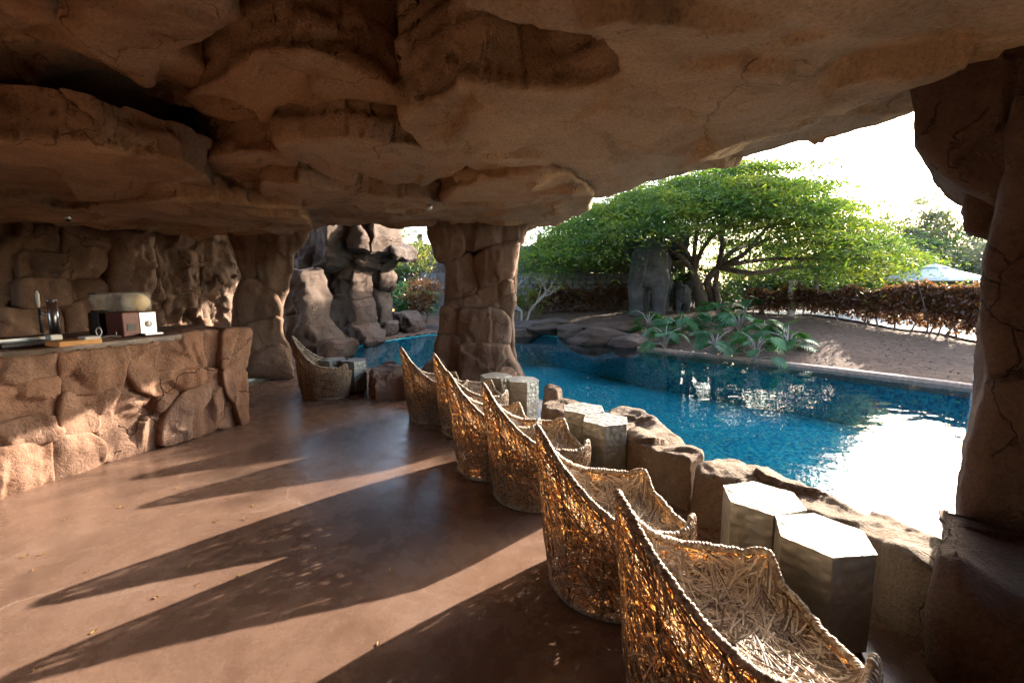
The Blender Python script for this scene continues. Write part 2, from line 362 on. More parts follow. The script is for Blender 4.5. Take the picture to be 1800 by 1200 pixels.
def relief(name, Q, O, U, V, Nn, depth, r=.08, res=.03, amp=.03, lean=0.0, bulge=.0, facet=.10, fsize=.4, m=None, jit=.03, tilt=(0, 0), stretch=1.0, cut=.18, grow=0.0, flute=0.0, ledge=0.0):
    """a slab of rock: outline Q in the plane (O,U,V), face towards Nn, edges rounded by r, sides going back by depth"""
    _seed[0] += 7; sd_ = _seed[0]
    O, U, V, Nn = (np.asarray(x, float) for x in (O, U, V, Nn))
    Q = densify(Q, .09, jit, sd_, cut)
    if grow:
        tn = np.roll(Q, -1, 0)-np.roll(Q, 1, 0); tn /= np.linalg.norm(tn, axis=1)[:, None]+1e-9
        ar = np.sum(Q[:, 0]*np.roll(Q[:, 1], -1)-np.roll(Q[:, 0], -1)*Q[:, 1]); Q = Q+np.c_[tn[:, 1], -tn[:, 0]]*grow*np.sign(ar)
    arc = r*math.pi/2; lim = (depth-r)/stretch + arc - r
    lo = Q.min(0)-lim-2*res; hi = Q.max(0)+lim+2*res
    nu, nv = (np.ceil((hi-lo)/res).astype(int)+1)
    gu, gv = np.meshgrid(lo[0]+np.arange(nu)*res, lo[1]+np.arange(nv)*res, indexing='ij')
    P = np.c_[gu.ravel(), gv.ravel()]
    s, near = sdf2(P, Q)
    keep = s > -(lim+1.5*res); sc = np.maximum(s, -lim)
    nrm = (P-near)*np.sign(s)[:, None]; nrm /= (np.linalg.norm(nrm, axis=1)[:, None]+1e-9)
    th = np.clip((r-s)/r, 0, math.pi/2)
    ss = sc-(r-arc)                                            # beyond the arc
    a = np.where(s > r, s, np.where(ss > 0, r-r*np.sin(th), 0.0))
    b = np.where(s > r, 0.0, np.where(ss > 0, r*(1-np.cos(th)), r+(-ss)*stretch))
    lat = lean*np.maximum(b-r, 0)
    if ledge:
        H3 = np.c_[near*1.3, b*2.0]; wq = near*2.6+.55*np.c_[vnoise(H3, sd_), vnoise(H3, sd_+1)]; qb = b/.13+.7*vnoise(np.c_[near*1.1, b*0], sd_+2)
        hb = hsh(np.floor(wq[:, 0]).astype(np.int64), np.floor(wq[:, 1]).astype(np.int64), np.floor(qb).astype(np.int64), sd_)
        cr = np.minimum(np.abs(wq-np.round(wq)).min(1)/.05, np.abs(qb-np.round(qb))/.10); cr = np.clip(cr, 0, 1)
        lat = lat + np.clip((b-.02)/.03, 0, 1)*ledge*(hb - 1.0*(1-cr))
    uv = P + nrm*(a-s - lat)[:, None]
    off = bulge*(1-np.exp(-np.maximum(s, 0)/.35))
    cen = Q.mean(0)
    off = off + (uv-cen)@np.asarray(tilt)
    if facet:
        ext = Q.max(0)-Q.min(0); k = int(np.clip(ext[0]*ext[1]/fsize**2, 2, 120))
        rg = np.random.default_rng(sd_); sp = Q.min(0)+rg.random((k, 2))*ext; g = rg.normal(0, facet, (k, 2)); bs = rg.normal(0, facet*.12, k)
        W = uv + .12*np.c_[vnoise(np.c_[uv*3, np.full(len(uv), sd_)], 3), vnoise(np.c_[uv*3, np.full(len(uv), sd_)], 4)]
        dd = ((W[:, None, :]-sp[None])**2).sum(2) if len(W)*k < 2.5e7 else None
        if dd is None:
            idx = np.concatenate([((w_[:, None, :]-sp[None])**2).sum(2).argmin(1) for w_ in np.array_split(W, 12)])
        else: idx = dd.argmin(1)
        off = off + np.clip(((uv-sp[idx])*g[idx]).sum(1)+bs[idx], -.14, .14)*np.clip(.25+s/.25, .25, 1)
    if flute: off = off + flute*(np.abs(fbm(np.c_[uv[:, 0]*2.4, uv[:, 1]*.55, np.full(len(uv), sd_)], 1.0, 4, 77))-.35)
    X = O + uv[:, :1]*U + uv[:, 1:]*V + (off-b)[:, None]*Nn
    if amp:
        dsp = np.c_[fbm(X, 1.7, 5, 1), fbm(X, 1.7, 5, 21), fbm(X, 1.7, 5, 41)]
        rid = 1-np.abs(fbm(X, 3.1, 4, 61))
        X = X + amp*dsp - (amp*.5*(rid-.6))[:, None]*Nn
    ids = np.arange(nu*nv).reshape(nu, nv)
    F = np.stack([ids[:-1, :-1], ids[1:, :-1], ids[1:, 1:], ids[:-1, 1:]], -1).reshape(-1, 4)
    F = F[keep[F].all(1)]
    if np.dot(np.cross(U, V), Nn) < 0: F = F[:, ::-1]
    used = np.unique(F); mp_ = -np.ones(nu*nv, int); mp_[used] = np.arange(len(used))
    return mesh_from(name, X[used], mp_[F], m)
def topx(poly, z):
    """mixed list of photo pixels (2-tuples) and world points ('w',x,y) -> world xy at level z"""
    return np.array([G(q, z)[:2] if q[0] != 'w' else q[1:] for q in poly])
def ceiling(name, poly, z, depth, parent, m=None, **kw):
    me = relief(name, topx(poly, z), (0, 0, z), (1, 0, 0), (0, 1, 0), (0, 0, -1), depth, m=m or M_ROOF, **kw)
    return world_child(name, me, parent)
def block_up(name, poly, z, depth, parent=None, m=None, **kw):        # top face level z, sides going down
    me = relief(name, topx(poly, z), (0, 0, z), (1, 0, 0), (0, 1, 0), (0, 0, 1), depth, m=m or M_KERB, **kw)
    return world_child(name, me, parent) if parent else link(name, me)
def face(name, poly, A, B, depth, parent, m=None, back=0.0, **kw):    # on the upright plane through ground points A, B
    A = np.array([A[0], A[1], 0.]); B = np.array([B[0], B[1], 0.])
    U = (B-A)/np.linalg.norm(B-A); V = np.array([0, 0, 1.]); Nn = np.cross(U, V)
    if Nn@(CAM-A) < 0: Nn = -Nn
    A = A - Nn*back
    uv = []
    for q in poly:
        d = ray(q); X = CAM + d*(((A-CAM)@Nn)/(d@Nn)); uv.append(((X-A)@U, X[2]))
    me = relief(name, uv, A, U, V, Nn, depth, m=m or M_PILLAR, **kw)
    return world_child(name, me, parent)

# ------------------------------------------------------------------ ground, pool
near_edge = [G(q, .27)[:2] for q in ((1690, 950), (1600, 910), (1510, 885), (1400, 838), (1300, 812), (1240, 800), (1180, 758), (1080, 712), (1000, 694), (960, 672))]
pool = np.array([(9, 0), (3.6, .6), (2.5, 1.7)] + [tuple(p_) for p_ in near_edge] + [(.05, 6.9), (-.5, 7.3), (-1.5, 7.4), (-2.5, 8.0), (-3.3, 9.0), (-4.3, 10.6), (-3.6, 12.6), (-2.7, 14.3), (-1.0, 15.2), (.3, 14.9), (1.8, 13.4), (3.24, 11.1), (4.5, 9.75), (5.82, 8.32), (7.07, 6.74), (8.6, 4.2)])
def poly_sheet(name, P, z, m, **kw):
    bm = bmesh.new(); vs = [bm.verts.new((x, y, z)) for x, y in P]; f = bm.faces.new(vs)
    bmesh.ops.triangulate(bm, faces=[f])
    bm.normal_update()
    for f in bm.faces:
        if f.normal.z < 0: f.normal_flip()
    return link(name, bm_mesh(name, bm, m), **kw)
WZ = -.05
poly_sheet('pool_water', pool, WZ, M_WATER, kind='structure')
bm = bmesh.new(); ring_t = [bm.verts.new((x, y, -.03)) for x, y in pool]; ring_b = [bm.verts.new((x, y, -1.0)) for x, y in pool]
for k in range(len(pool)): bm.faces.new((ring_t[k], ring_t[(k+1) % len(pool)], ring_b[(k+1) % len(pool)], ring_b[k]))
bmesh.ops.triangulate(bm, faces=[bm.faces.new(ring_b)])
link('pool_basin', bm_mesh('pool_basin', bm, M_MOSAIC), kind='structure')
cave_fp = [(-12, -8), (5, -8), (3.4, .4), (2.45, 1.7)] + [tuple(p_) for p_ in near_edge] + [(.05, 6.9), (-.5, 7.4), (-1.5, 7.5), (-2.5, 8.1), (-3.3, 9.1), (-4.3, 10.7), (-12, 10.7)]
poly_sheet('cave_floor', cave_fp, 0.0, M_FLOOR, kind='structure')
def ground_z(X, Y):
    P = np.c_[X, Y]; s, _ = sdf2(P, pool); d = np.maximum(-s, 0)
    n = fbm(np.c_[P*.5, np.zeros(len(P))], 1.0, 4, 5)
    right = 1/(1+np.exp(-(X-.5)*1.5))
    h = -.04 + .62*right*(1-np.exp(-d/3.2)) + .16*(1-right)*(1-np.exp(-d/1.5)) + .05*n*np.minimum(d, 1)
    low = 1/(1+np.exp(-((X-9.0)-(Y-8)*.55)*1.2)); h = h*(1-.55*low)
    return h, s
def gz(x, y): return float(ground_z(np.array([x]), np.array([y]))[0][0])
gx = np.concatenate([np.arange(-14, 16, .2), np.arange(16, 60, 2.0)]); gy = np.concatenate([np.arange(1.0, 24, .2), np.arange(24, 120, 3.0)])
gx = np.concatenate([np.arange(-60, -14, 2.), gx])
A_, B_ = np.meshgrid(gx, gy, indexing='ij'); hz_, sp_ = ground_z(A_.ravel(), B_.ravel())
cs_, _ = sdf2(np.c_[A_.ravel(), B_.ravel()], np.array(cave_fp))
keep = (sp_ < .02) & (cs_ < .25)
ids = np.arange(A_.size).reshape(A_.shape); F = np.stack([ids[:-1, :-1], ids[1:, :-1], ids[1:, 1:], ids[:-1, 1:]], -1).reshape(-1, 4); F = F[keep[F].all(1)]
link('ground', mesh_from('ground', np.c_[A_.ravel(), B_.ravel(), hz_], F, M_SOIL), kind='structure')
rgm = np.random.default_rng(77); q_ = np.c_[rgm.uniform(2, 15, 60000), rgm.uniform(5, 20, 60000)]
hq, sq = ground_z(q_[:, 0], q_[:, 1]); k_ = (sq < -.35) & (sq > -7) ; q_ = q_[k_][:26000]; hq = hq[k_][:26000]
cm = np.c_[q_, hq+.012]; d1 = rgm.normal(size=(len(cm), 3))*np.array([1, 1, .10]); d1 /= np.linalg.norm(d1, axis=1)[:, None]; d2 = np.cross(d1, rgm.normal(size=(len(cm), 3))*.2+[0, 0, 1]); d2 /= np.linalg.norm(d2, axis=1)[:, None]
ln = (.012+.028*rgm.random(len(cm)))[:, None]; V = np.stack([cm-d1*ln, cm+d2*ln*.35, cm+d1*ln, cm-d2*ln*.35], 1).reshape(-1, 3)
link('mulch', mesh_from('mulch', V, np.arange(len(V)).reshape(-1, 4), M_CHIP, False), kind='stuff')
# far coping strip
ed = spline([(8.6, 4.2, 0), (7.07, 6.74, 0), (5.82, 8.32, 0), (4.5, 9.75, 0), (3.24, 11.1, 0), (2.4, 12.4, 0)], 60)
t = np.gradient(ed, axis=0); t /= np.linalg.norm(t, axis=1)[:, None]; nrm = np.c_[t[:, 1], -t[:, 0], t[:, 2]*0]
if nrm[30]@np.array([1, 1, 0]) < 0: nrm = -nrm
prof = [(-.04, -.2), (-.04, .0), (-.03, .008), (.11, .010), (.13, .0), (.13, -.3)]
V = np.concatenate([ed+nrm*a+np.array([0, 0, b]) for a, b in prof]); K = len(ed)
F = np.array([(j*K+i, j*K+i+1, (j+1)*K+i+1, (j+1)*K+i) for j in range(len(prof)-1) for i in range(K-1)])
link('pool_coping', mesh_from('pool_coping', V, F, M_COPING), kind='structure')

# ------------------------------------------------------------------ cave roof
roof = tag(bpy.data.objects.new('cave_roof', None), 'brown artificial rock ceiling of stepped slabs over the whole terrace', 'rock ceiling'); col.objects.link(roof)
roof.location = (-2, 3, 2.6)
L = 'w'
# base sheet high above
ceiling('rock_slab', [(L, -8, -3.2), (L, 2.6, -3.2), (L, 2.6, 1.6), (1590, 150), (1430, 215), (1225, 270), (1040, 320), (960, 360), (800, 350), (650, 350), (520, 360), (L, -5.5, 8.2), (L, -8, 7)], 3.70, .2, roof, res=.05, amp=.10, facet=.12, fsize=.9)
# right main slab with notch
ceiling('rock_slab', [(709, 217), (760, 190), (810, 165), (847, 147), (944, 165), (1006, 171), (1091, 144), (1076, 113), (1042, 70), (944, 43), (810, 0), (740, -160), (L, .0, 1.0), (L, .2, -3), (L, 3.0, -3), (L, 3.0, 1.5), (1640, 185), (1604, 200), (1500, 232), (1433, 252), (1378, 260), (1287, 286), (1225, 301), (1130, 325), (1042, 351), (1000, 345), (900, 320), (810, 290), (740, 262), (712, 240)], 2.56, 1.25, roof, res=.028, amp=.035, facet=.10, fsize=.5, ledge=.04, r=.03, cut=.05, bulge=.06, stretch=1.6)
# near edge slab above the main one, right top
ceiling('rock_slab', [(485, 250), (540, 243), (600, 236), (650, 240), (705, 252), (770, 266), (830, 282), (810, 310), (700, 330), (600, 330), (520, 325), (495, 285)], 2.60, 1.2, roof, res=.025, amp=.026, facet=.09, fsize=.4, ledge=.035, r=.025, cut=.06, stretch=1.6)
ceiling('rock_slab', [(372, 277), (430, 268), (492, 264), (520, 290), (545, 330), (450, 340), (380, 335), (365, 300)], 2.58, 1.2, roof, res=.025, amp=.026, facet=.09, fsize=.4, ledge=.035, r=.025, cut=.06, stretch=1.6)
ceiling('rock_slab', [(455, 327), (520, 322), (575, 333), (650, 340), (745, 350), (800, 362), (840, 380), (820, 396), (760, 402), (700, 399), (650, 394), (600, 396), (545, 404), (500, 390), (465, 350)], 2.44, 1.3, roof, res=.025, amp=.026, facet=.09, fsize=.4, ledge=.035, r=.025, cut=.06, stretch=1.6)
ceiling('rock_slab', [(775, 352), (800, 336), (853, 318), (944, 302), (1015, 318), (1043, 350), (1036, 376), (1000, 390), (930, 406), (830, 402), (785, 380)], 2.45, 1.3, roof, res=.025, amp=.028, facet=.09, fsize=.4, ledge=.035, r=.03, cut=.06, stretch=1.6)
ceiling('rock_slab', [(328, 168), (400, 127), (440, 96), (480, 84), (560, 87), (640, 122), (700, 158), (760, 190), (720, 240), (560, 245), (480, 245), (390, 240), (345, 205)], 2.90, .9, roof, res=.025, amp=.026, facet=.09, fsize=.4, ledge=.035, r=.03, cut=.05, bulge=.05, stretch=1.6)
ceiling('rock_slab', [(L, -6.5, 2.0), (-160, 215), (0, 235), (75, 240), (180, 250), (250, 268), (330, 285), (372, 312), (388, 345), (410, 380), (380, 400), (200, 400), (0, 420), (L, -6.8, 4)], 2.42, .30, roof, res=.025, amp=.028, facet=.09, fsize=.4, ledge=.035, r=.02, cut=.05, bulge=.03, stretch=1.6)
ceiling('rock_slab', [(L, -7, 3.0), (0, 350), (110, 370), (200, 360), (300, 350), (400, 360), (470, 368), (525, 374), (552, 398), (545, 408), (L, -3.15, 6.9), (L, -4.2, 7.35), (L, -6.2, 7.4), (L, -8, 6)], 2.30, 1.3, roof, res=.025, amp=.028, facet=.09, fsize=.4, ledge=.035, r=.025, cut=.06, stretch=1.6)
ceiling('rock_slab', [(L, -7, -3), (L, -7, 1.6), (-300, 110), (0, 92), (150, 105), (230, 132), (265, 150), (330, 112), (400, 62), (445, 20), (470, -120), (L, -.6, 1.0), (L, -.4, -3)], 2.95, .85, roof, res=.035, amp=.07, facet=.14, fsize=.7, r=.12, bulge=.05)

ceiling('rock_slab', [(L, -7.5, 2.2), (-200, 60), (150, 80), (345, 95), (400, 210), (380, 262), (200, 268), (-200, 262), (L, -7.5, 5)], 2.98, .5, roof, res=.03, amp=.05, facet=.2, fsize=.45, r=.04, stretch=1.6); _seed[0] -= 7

# ------------------------------------------------------------------ central pillar
pil = thing('rock_pillar', (-.65, 7.3, 0), 'thick central rock pillar between the terrace and the pool, behind the row of wicker chairs', 'rock pillar')
def pf(poly, y=7.0, depth=.9, skew=0.0, **kw):
    kw['r'] = kw.get('r', .08)*.6; return face('rock_block', poly, (-2, y-skew), (2, y+skew), depth, pil, res=.022, stretch=2.0, cut=.09, grow=.035, flute=.05, **kw)
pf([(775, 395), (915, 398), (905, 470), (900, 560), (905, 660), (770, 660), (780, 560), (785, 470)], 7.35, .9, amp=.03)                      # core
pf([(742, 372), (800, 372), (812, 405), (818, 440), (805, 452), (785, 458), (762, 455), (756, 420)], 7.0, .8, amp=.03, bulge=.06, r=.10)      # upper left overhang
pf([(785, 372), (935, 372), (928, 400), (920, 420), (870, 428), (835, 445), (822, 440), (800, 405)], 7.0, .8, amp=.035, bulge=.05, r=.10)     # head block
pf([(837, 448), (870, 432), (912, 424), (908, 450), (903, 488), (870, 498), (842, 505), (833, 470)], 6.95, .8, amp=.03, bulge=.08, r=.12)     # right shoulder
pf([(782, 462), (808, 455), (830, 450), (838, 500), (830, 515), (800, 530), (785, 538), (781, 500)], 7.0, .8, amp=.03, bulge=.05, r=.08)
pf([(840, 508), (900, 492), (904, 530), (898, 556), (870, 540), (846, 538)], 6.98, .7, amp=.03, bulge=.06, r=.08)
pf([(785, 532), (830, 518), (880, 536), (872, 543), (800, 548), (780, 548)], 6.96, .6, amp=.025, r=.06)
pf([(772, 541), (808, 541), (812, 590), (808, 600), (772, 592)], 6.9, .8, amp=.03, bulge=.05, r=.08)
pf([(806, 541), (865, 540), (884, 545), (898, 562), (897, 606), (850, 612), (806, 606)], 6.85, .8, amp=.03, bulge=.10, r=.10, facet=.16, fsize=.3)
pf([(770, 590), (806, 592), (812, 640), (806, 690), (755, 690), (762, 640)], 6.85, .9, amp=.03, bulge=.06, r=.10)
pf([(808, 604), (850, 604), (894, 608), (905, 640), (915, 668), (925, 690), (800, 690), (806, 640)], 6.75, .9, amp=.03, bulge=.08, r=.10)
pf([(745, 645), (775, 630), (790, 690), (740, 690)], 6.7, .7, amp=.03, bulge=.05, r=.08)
# ------------------------------------------------------------------ right pillar
rp = thing('rock_pillar', (2.6, 2.2, 0), 'dark rock pillar at the terrace corner beside the nearest metal stools', 'rock pillar')
def rf(poly, dist, depth=1.0, az=.70, **kw):             # upright face square to the sight line at this distance
    kk = dict(res=.022, stretch=2.0, lean=-.10); kk.update(kw)
    c = np.array([math.sin(az)*dist, math.cos(az)*dist]); d = np.array([math.cos(az), -math.sin(az)])
    return face('rock_block', poly, c, c+d, depth, rp, m=M_CORNER, **kk)
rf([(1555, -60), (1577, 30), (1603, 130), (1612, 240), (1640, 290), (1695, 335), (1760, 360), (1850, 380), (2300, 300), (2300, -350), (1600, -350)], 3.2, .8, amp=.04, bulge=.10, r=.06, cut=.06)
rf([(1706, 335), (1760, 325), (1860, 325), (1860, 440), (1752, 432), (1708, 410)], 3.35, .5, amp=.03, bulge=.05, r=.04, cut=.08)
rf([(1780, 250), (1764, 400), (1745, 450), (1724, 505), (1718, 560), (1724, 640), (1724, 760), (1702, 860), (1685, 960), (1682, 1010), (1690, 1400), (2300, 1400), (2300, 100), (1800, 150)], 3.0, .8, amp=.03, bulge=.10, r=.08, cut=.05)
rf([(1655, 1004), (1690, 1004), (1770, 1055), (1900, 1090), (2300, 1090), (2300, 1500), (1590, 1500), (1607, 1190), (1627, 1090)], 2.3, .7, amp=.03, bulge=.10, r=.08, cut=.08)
# ------------------------------------------------------------------ back wall
bw = thing('rock_wall', (-6.2, 5.4, 0), 'sculpted brown rock wall behind the bar counter', 'rock wall')
WA, WB = (-7.15, 3.3), (-5.4, 7.45)
def wf(poly, back=0.0, depth=.4, **kw):
    kw.setdefault('amp', .024); kw.setdefault('r', .03); kw.setdefault('bulge', .04); kw.setdefault('facet', .28); kw.setdefault('fsize', .22); kw.setdefault('cut', .07); kw.setdefault('grow', .045); kw.setdefault('flute', .13)
    return face('rock_block', poly, WA, WB, depth, bw, m=M_WALL, back=back, res=.03, stretch=1.5, **kw)
me = relief('rock_backing', [(-6.5, -.2), (5.7, -.2), (5.7, 3.9), (-6.5, 3.9)], (-7.15-.09, 3.3+.04, 0), np.array([1.75, 4.15, 0])/4.504, (0, 0, 1), np.array([4.15, -1.75, 0])/4.504, .3, r=.1, res=.06, amp=.09, facet=.2, fsize=.5, m=M_WALL)
world_child('rock_block', me, bw)
for q, bk, bl in [
    ([(47, 372), (108, 372), (112, 443), (50, 446)], 0, .05), ([(47, 450), (115, 447), (117, 488), (48, 491)], -.04, .05),
    ([(116, 380), (149, 370), (176, 380), (193, 427), (190, 461), (171, 486), (120, 489), (118, 448)], -.08, .12),
    ([(192, 380), (268, 380), (268, 440), (270, 500), (258, 525), (205, 522), (196, 470)], -.06, .22),
    ([(276, 385), (330, 385), (374, 400), (358, 472), (348, 520), (356, 600), (296, 600), (289, 509), (272, 488)], .02, .06),
    ([(358, 395), (392, 390), (428, 400), (428, 600), (380, 610), (358, 600), (350, 520), (362, 470)], 0, .06),
    ([(40, 495), (123, 494), (126, 533), (43, 538)], 0, .05), ([(-60, 544), (105, 540), (109, 640), (-60, 660)], .02, .05),
    ([(113, 538), (166, 530), (168, 610), (128, 615)], -.03, .04), ([(125, 498), (194, 494), (194, 529), (127, 529)], .0, .05),
    ([(170, 530), (292, 525), (294, 610), (172, 620)], .0, .05), ([(276, 490), (288, 512), (290, 524), (268, 522)], 0, .03),
    ([(-80, 440), (40, 440), (38, 500), (-80, 510)], .18, .05)]:
    wf(q, bk*1.5+random.uniform(-.07, .07), bulge=bl*2.0)
# pillar at the end of the wall, beside the passage
ep = thing('rock_pillar', (-4.0, 7.3, 0), 'brown rock pillar between the back wall and the outdoor passage', 'rock pillar')
def ef(poly, y=7.2, depth=.45, **kw):
    kw.setdefault('amp', .03); kw.setdefault('r', .06); kw.setdefault('bulge', .06); kw.setdefault('cut', .08); kw.setdefault('grow', .05); kw.setdefault('flute', .08)
    return face('rock_block', poly, (-6, y-1.2), (-2, y+1.2), depth, ep, m=M_WALL, res=.026, stretch=2., **kw)
ef([(405, 385), (466, 385), (468, 490), (432, 492), (422, 470)], 7.3)
ef([(455, 385), (535, 385), (548, 410), (512, 445), (510, 470), (503, 510), (492, 545), (470, 545), (455, 500)], 7.25)
ef([(430, 490), (470, 500), (490, 540), (488, 575), (470, 600), (425, 600), (420, 530)], 7.2, bulge=.10)
ef([(422, 585), (492, 560), (503, 600), (508, 650), (425, 668)], 7.1)
ef([(418, 500), (436, 500), (430, 660), (415, 660)], 7.3)
bl = thing('boulder', tuple(G((475, 665))), 'grey brown boulder on the floor beside the lone wicker chair', 'boulder')
face('rock_block', [(433, 628), (457, 611), (489, 602), (513, 612), (520, 672), (433, 672)], (-6, 7.05-1.2), (-2, 7.05+1.2), .7, bl, m=M_WALL, res=.02, r=.10, bulge=.12, amp=.04, stretch=2)
# rear of the cave, behind the camera
rw = thing('rock_wall', (-2, -3, 0), 'rough brown rock wall closing the rear of the terrace', 'rock wall')
me = relief('rock_block', [(-8, -.3), (4, -.3), (4, 3.9), (-8, 3.9)], (0, -3.0, 0), (1, 0, 0), (0, 0, 1), (0, 1, 0), .3, res=.12, amp=.1, facet=.2, m=M_WALL); world_child('rock_block', me, rw)
me = relief('rock_block', [(-3.2, -.3), (1.0, -.3), (1.0, 3.9), (-3.2, 3.9)], (3.1, 0, 0), (0, 1, 0), (0, 0, 1), (-1, 0, 0), .3, res=.12, amp=.1, facet=.2, m=M_WALL); world_child('rock_block', me, rw)

# ------------------------------------------------------------------ bar counter
bar = thing('bar_counter', (-3.6, 4.0, 0), 'curved rock fronted bar counter under the rock wall', 'bar counter')
CA, CB = G((0, 872)), G((437, 742))
def cf(poly, back=0.0, depth=.3, **kw):
    kw.setdefault('amp', .014); kw.setdefault('r', .016); kw.setdefault('bulge', .02); kw.setdefault('facet', .15); kw.setdefault('fsize', .22); kw.setdefault('cut', .06); kw.setdefault('grow', .026)
    return face('rock_block', poly, CA, CB, depth, bar, m=M_BAR, back=back, res=.018, stretch=1.5, jit=.02, flute=.05, **kw)
c5 = lambda x, y: (x/3.53, 560+y/3.53)
for q, bk in [
    ([(-300, 200), (0, 235), (200, 205), (340, 192), (365, 240), (375, 350), (200, 380), (0, 405), (-300, 450)], 0),
    ([(-300, 455), (0, 412), (200, 385), (376, 356), (388, 450), (360, 480), (350, 570), (0, 655), (-300, 720)], .02),
    ([(-300, 725), (0, 662), (310, 598), (320, 690), (380, 695), (310, 755), (0, 822), (-300, 900)], .0),
    ([(-300, 905), (0, 828), (300, 765), (310, 800), (300, 900), (325, 1010), (200, 1070), (0, 1140), (-300, 1260)], -.04),
    ([(352, 190), (560, 165), (780, 140), (790, 240), (760, 320), (725, 440), (600, 455), (395, 462), (388, 330), (365, 230)], 0),
    ([(392, 468), (600, 462), (722, 448), (690, 530), (600, 610), (620, 640), (610, 690), (540, 690), (440, 710), (395, 680), (372, 570)], .0),
    ([(385, 705), (440, 716), (560, 700), (640, 760), (660, 800), (640, 895), (335, 1010), (310, 880), (318, 790)], -.02),
    ([(795, 135), (1080, 105), (1240, 88), (1270, 240), (1280, 300), (1130, 320), (960, 330), (870, 300), (800, 240)], 0),
    ([(800, 250), (870, 310), (960, 340), (1130, 330), (1280, 310), (1285, 380), (1150, 430), (1100, 460), (960, 470), (860, 430), (790, 330)], -.03),
    ([(765, 325), (860, 440), (960, 480), (1000, 580), (985, 800), (660, 890), (670, 790), (620, 700), (630, 620), (700, 530)], .03),
    ([(985, 470), (1095, 462), (1100, 490), (1040, 570), (1010, 580)], -.02),
    ([(1110, 480), (1285, 392), (1290, 490), (1210, 570), (1170, 640), (1175, 730), (1010, 790), (1015, 640), (1040, 590)], .0),
    ([(1250, 85), (1395, 78), (1395, 310), (1290, 310), (1262, 200)], .06),
    ([(1290, 318), (1385, 318), (1400, 470), (1380, 610), (1320, 690), (1195, 725), (1185, 640), (1215, 580), (1295, 495)], .0),
    ([(1398, 78), (1545, 70), (1530, 310), (1395, 312)], -.02),
    ([(1390, 318), (1528, 318), (1530, 480), (1540, 640), (1500, 655), (1470, 520), (1420, 450)], -.03),
    ([(1400, 480), (1460, 500), (1500, 640), (1480, 670), (1330, 680), (1385, 610)], .04)]:
    cf([c5(*p_) for p_ in q], bk)
# counter core and end
U = (CB-CA)/np.linalg.norm(CB-CA); Nn = np.array([U[1], -U[0], 0]); Nn = Nn if Nn@(CAM-CA) > 0 else -Nn
e0 = CA-U*2.2; e1 = CB-U*.03
core = [e0-Nn*.08, e1-Nn*.08, e1-Nn*1.08, e0-Nn*1.08]
me = relief('rock_block', [tuple(p_[:2]) for p_ in core], (0, 0, .98), (1, 0, 0), (0, 1, 0), (0, 0, 1), 1.0, r=.04, res=.04, amp=.02, m=M_BAR, stretch=2, facet=.03)
world_child('rock_block', me, bar)
tp = [e0+Nn*.06, e1+Nn*.05+U*.05, e1-Nn*1.1+U*.05, e0-Nn*1.1]
me = relief('countertop', [tuple(p_[:2]) for p_ in tp], (0, 0, 1.062), (1, 0, 0), (0, 1, 0), (0, 0, 1), .06, r=.015, res=.02, amp=.004, facet=0, jit=.012, m=M_TOP)
world_child('countertop', me, bar)

# ------------------------------------------------------------------ rocks along the pool edge
def edge_rock(label, parts, group='boulders along the near pool edge', m=None):
    c = np.mean(topx(parts[0][0], parts[0][1]), 0)
    t = thing('boulder', (c[0], c[1], 0), label, 'boulder', group)
    for q, z, dep, kw in parts:
        kk = dict(res=.016, r=.05, amp=.05, lean=.10, facet=.10, fsize=.28, jit=.03, stretch=1.3, cut=.1, grow=-.02); kk.update(kw)
        block_up('rock_block', q, z, dep, t, m=m or M_KERB, **kk)
    return t
edge_rock('flat cracked boulder at the near pool edge beside the dark corner pillar', [([(1478, 893), (1530, 884), (1575, 900), (1640, 930), (1690, 962), (1760, 1010), (1740, 1040), (1660, 1010), (1600, 985), (1540, 948), (1495, 915)], .31, .55, {})])
edge_rock('long pale boulder with a pitted top behind the nearest metal stools', [([(1226, 815), (1290, 806), (1340, 815), (1410, 842), (1490, 872), (1528, 888), (1500, 905), (1440, 893), (1370, 866), (1300, 846), (1240, 838)], .32, .55, {})])
edge_rock('broad flat topped boulder right of the middle metal stool pair', [([(1062, 716), (1095, 706), (1150, 730), (1195, 755), (1235, 782), (1256, 806), (1232, 816), (1180, 800), (1135, 783), (1100, 762), (1070, 742)], .33, .50, {}),
    ([(1104, 772), (1128, 774), (1134, 786), (1108, 782)], .20, .35, dict(r=.05))])
edge_rock('low brown boulder between the middle and the far metal stool pairs', [([(952, 704), (1000, 696), (1062, 708), (1066, 722), (1010, 722), (960, 716)], .31, .45, {})])
edge_rock('small brown boulder at the pool edge beside the far metal stool pair', [([(946, 676), (970, 673), (986, 680), (976, 688), (950, 688)], .30, .45, dict(r=.06))])
edge_rock('low flat rock at the foot of the central pillar behind the far metal stools', [([(858, 655), (880, 648), (905, 648), (928, 662), (920, 674), (870, 668)], .36, .45, dict(r=.06))], m=M_PILLAR)
edge_rock('dark boulder on the terrace rim right of the lone chair and its stools', [([(648, 652), (662, 641), (692, 637), (716, 645), (738, 652), (735, 664), (690, 662), (655, 664)], .30, .45, dict(r=.08))], m=M_WALL)

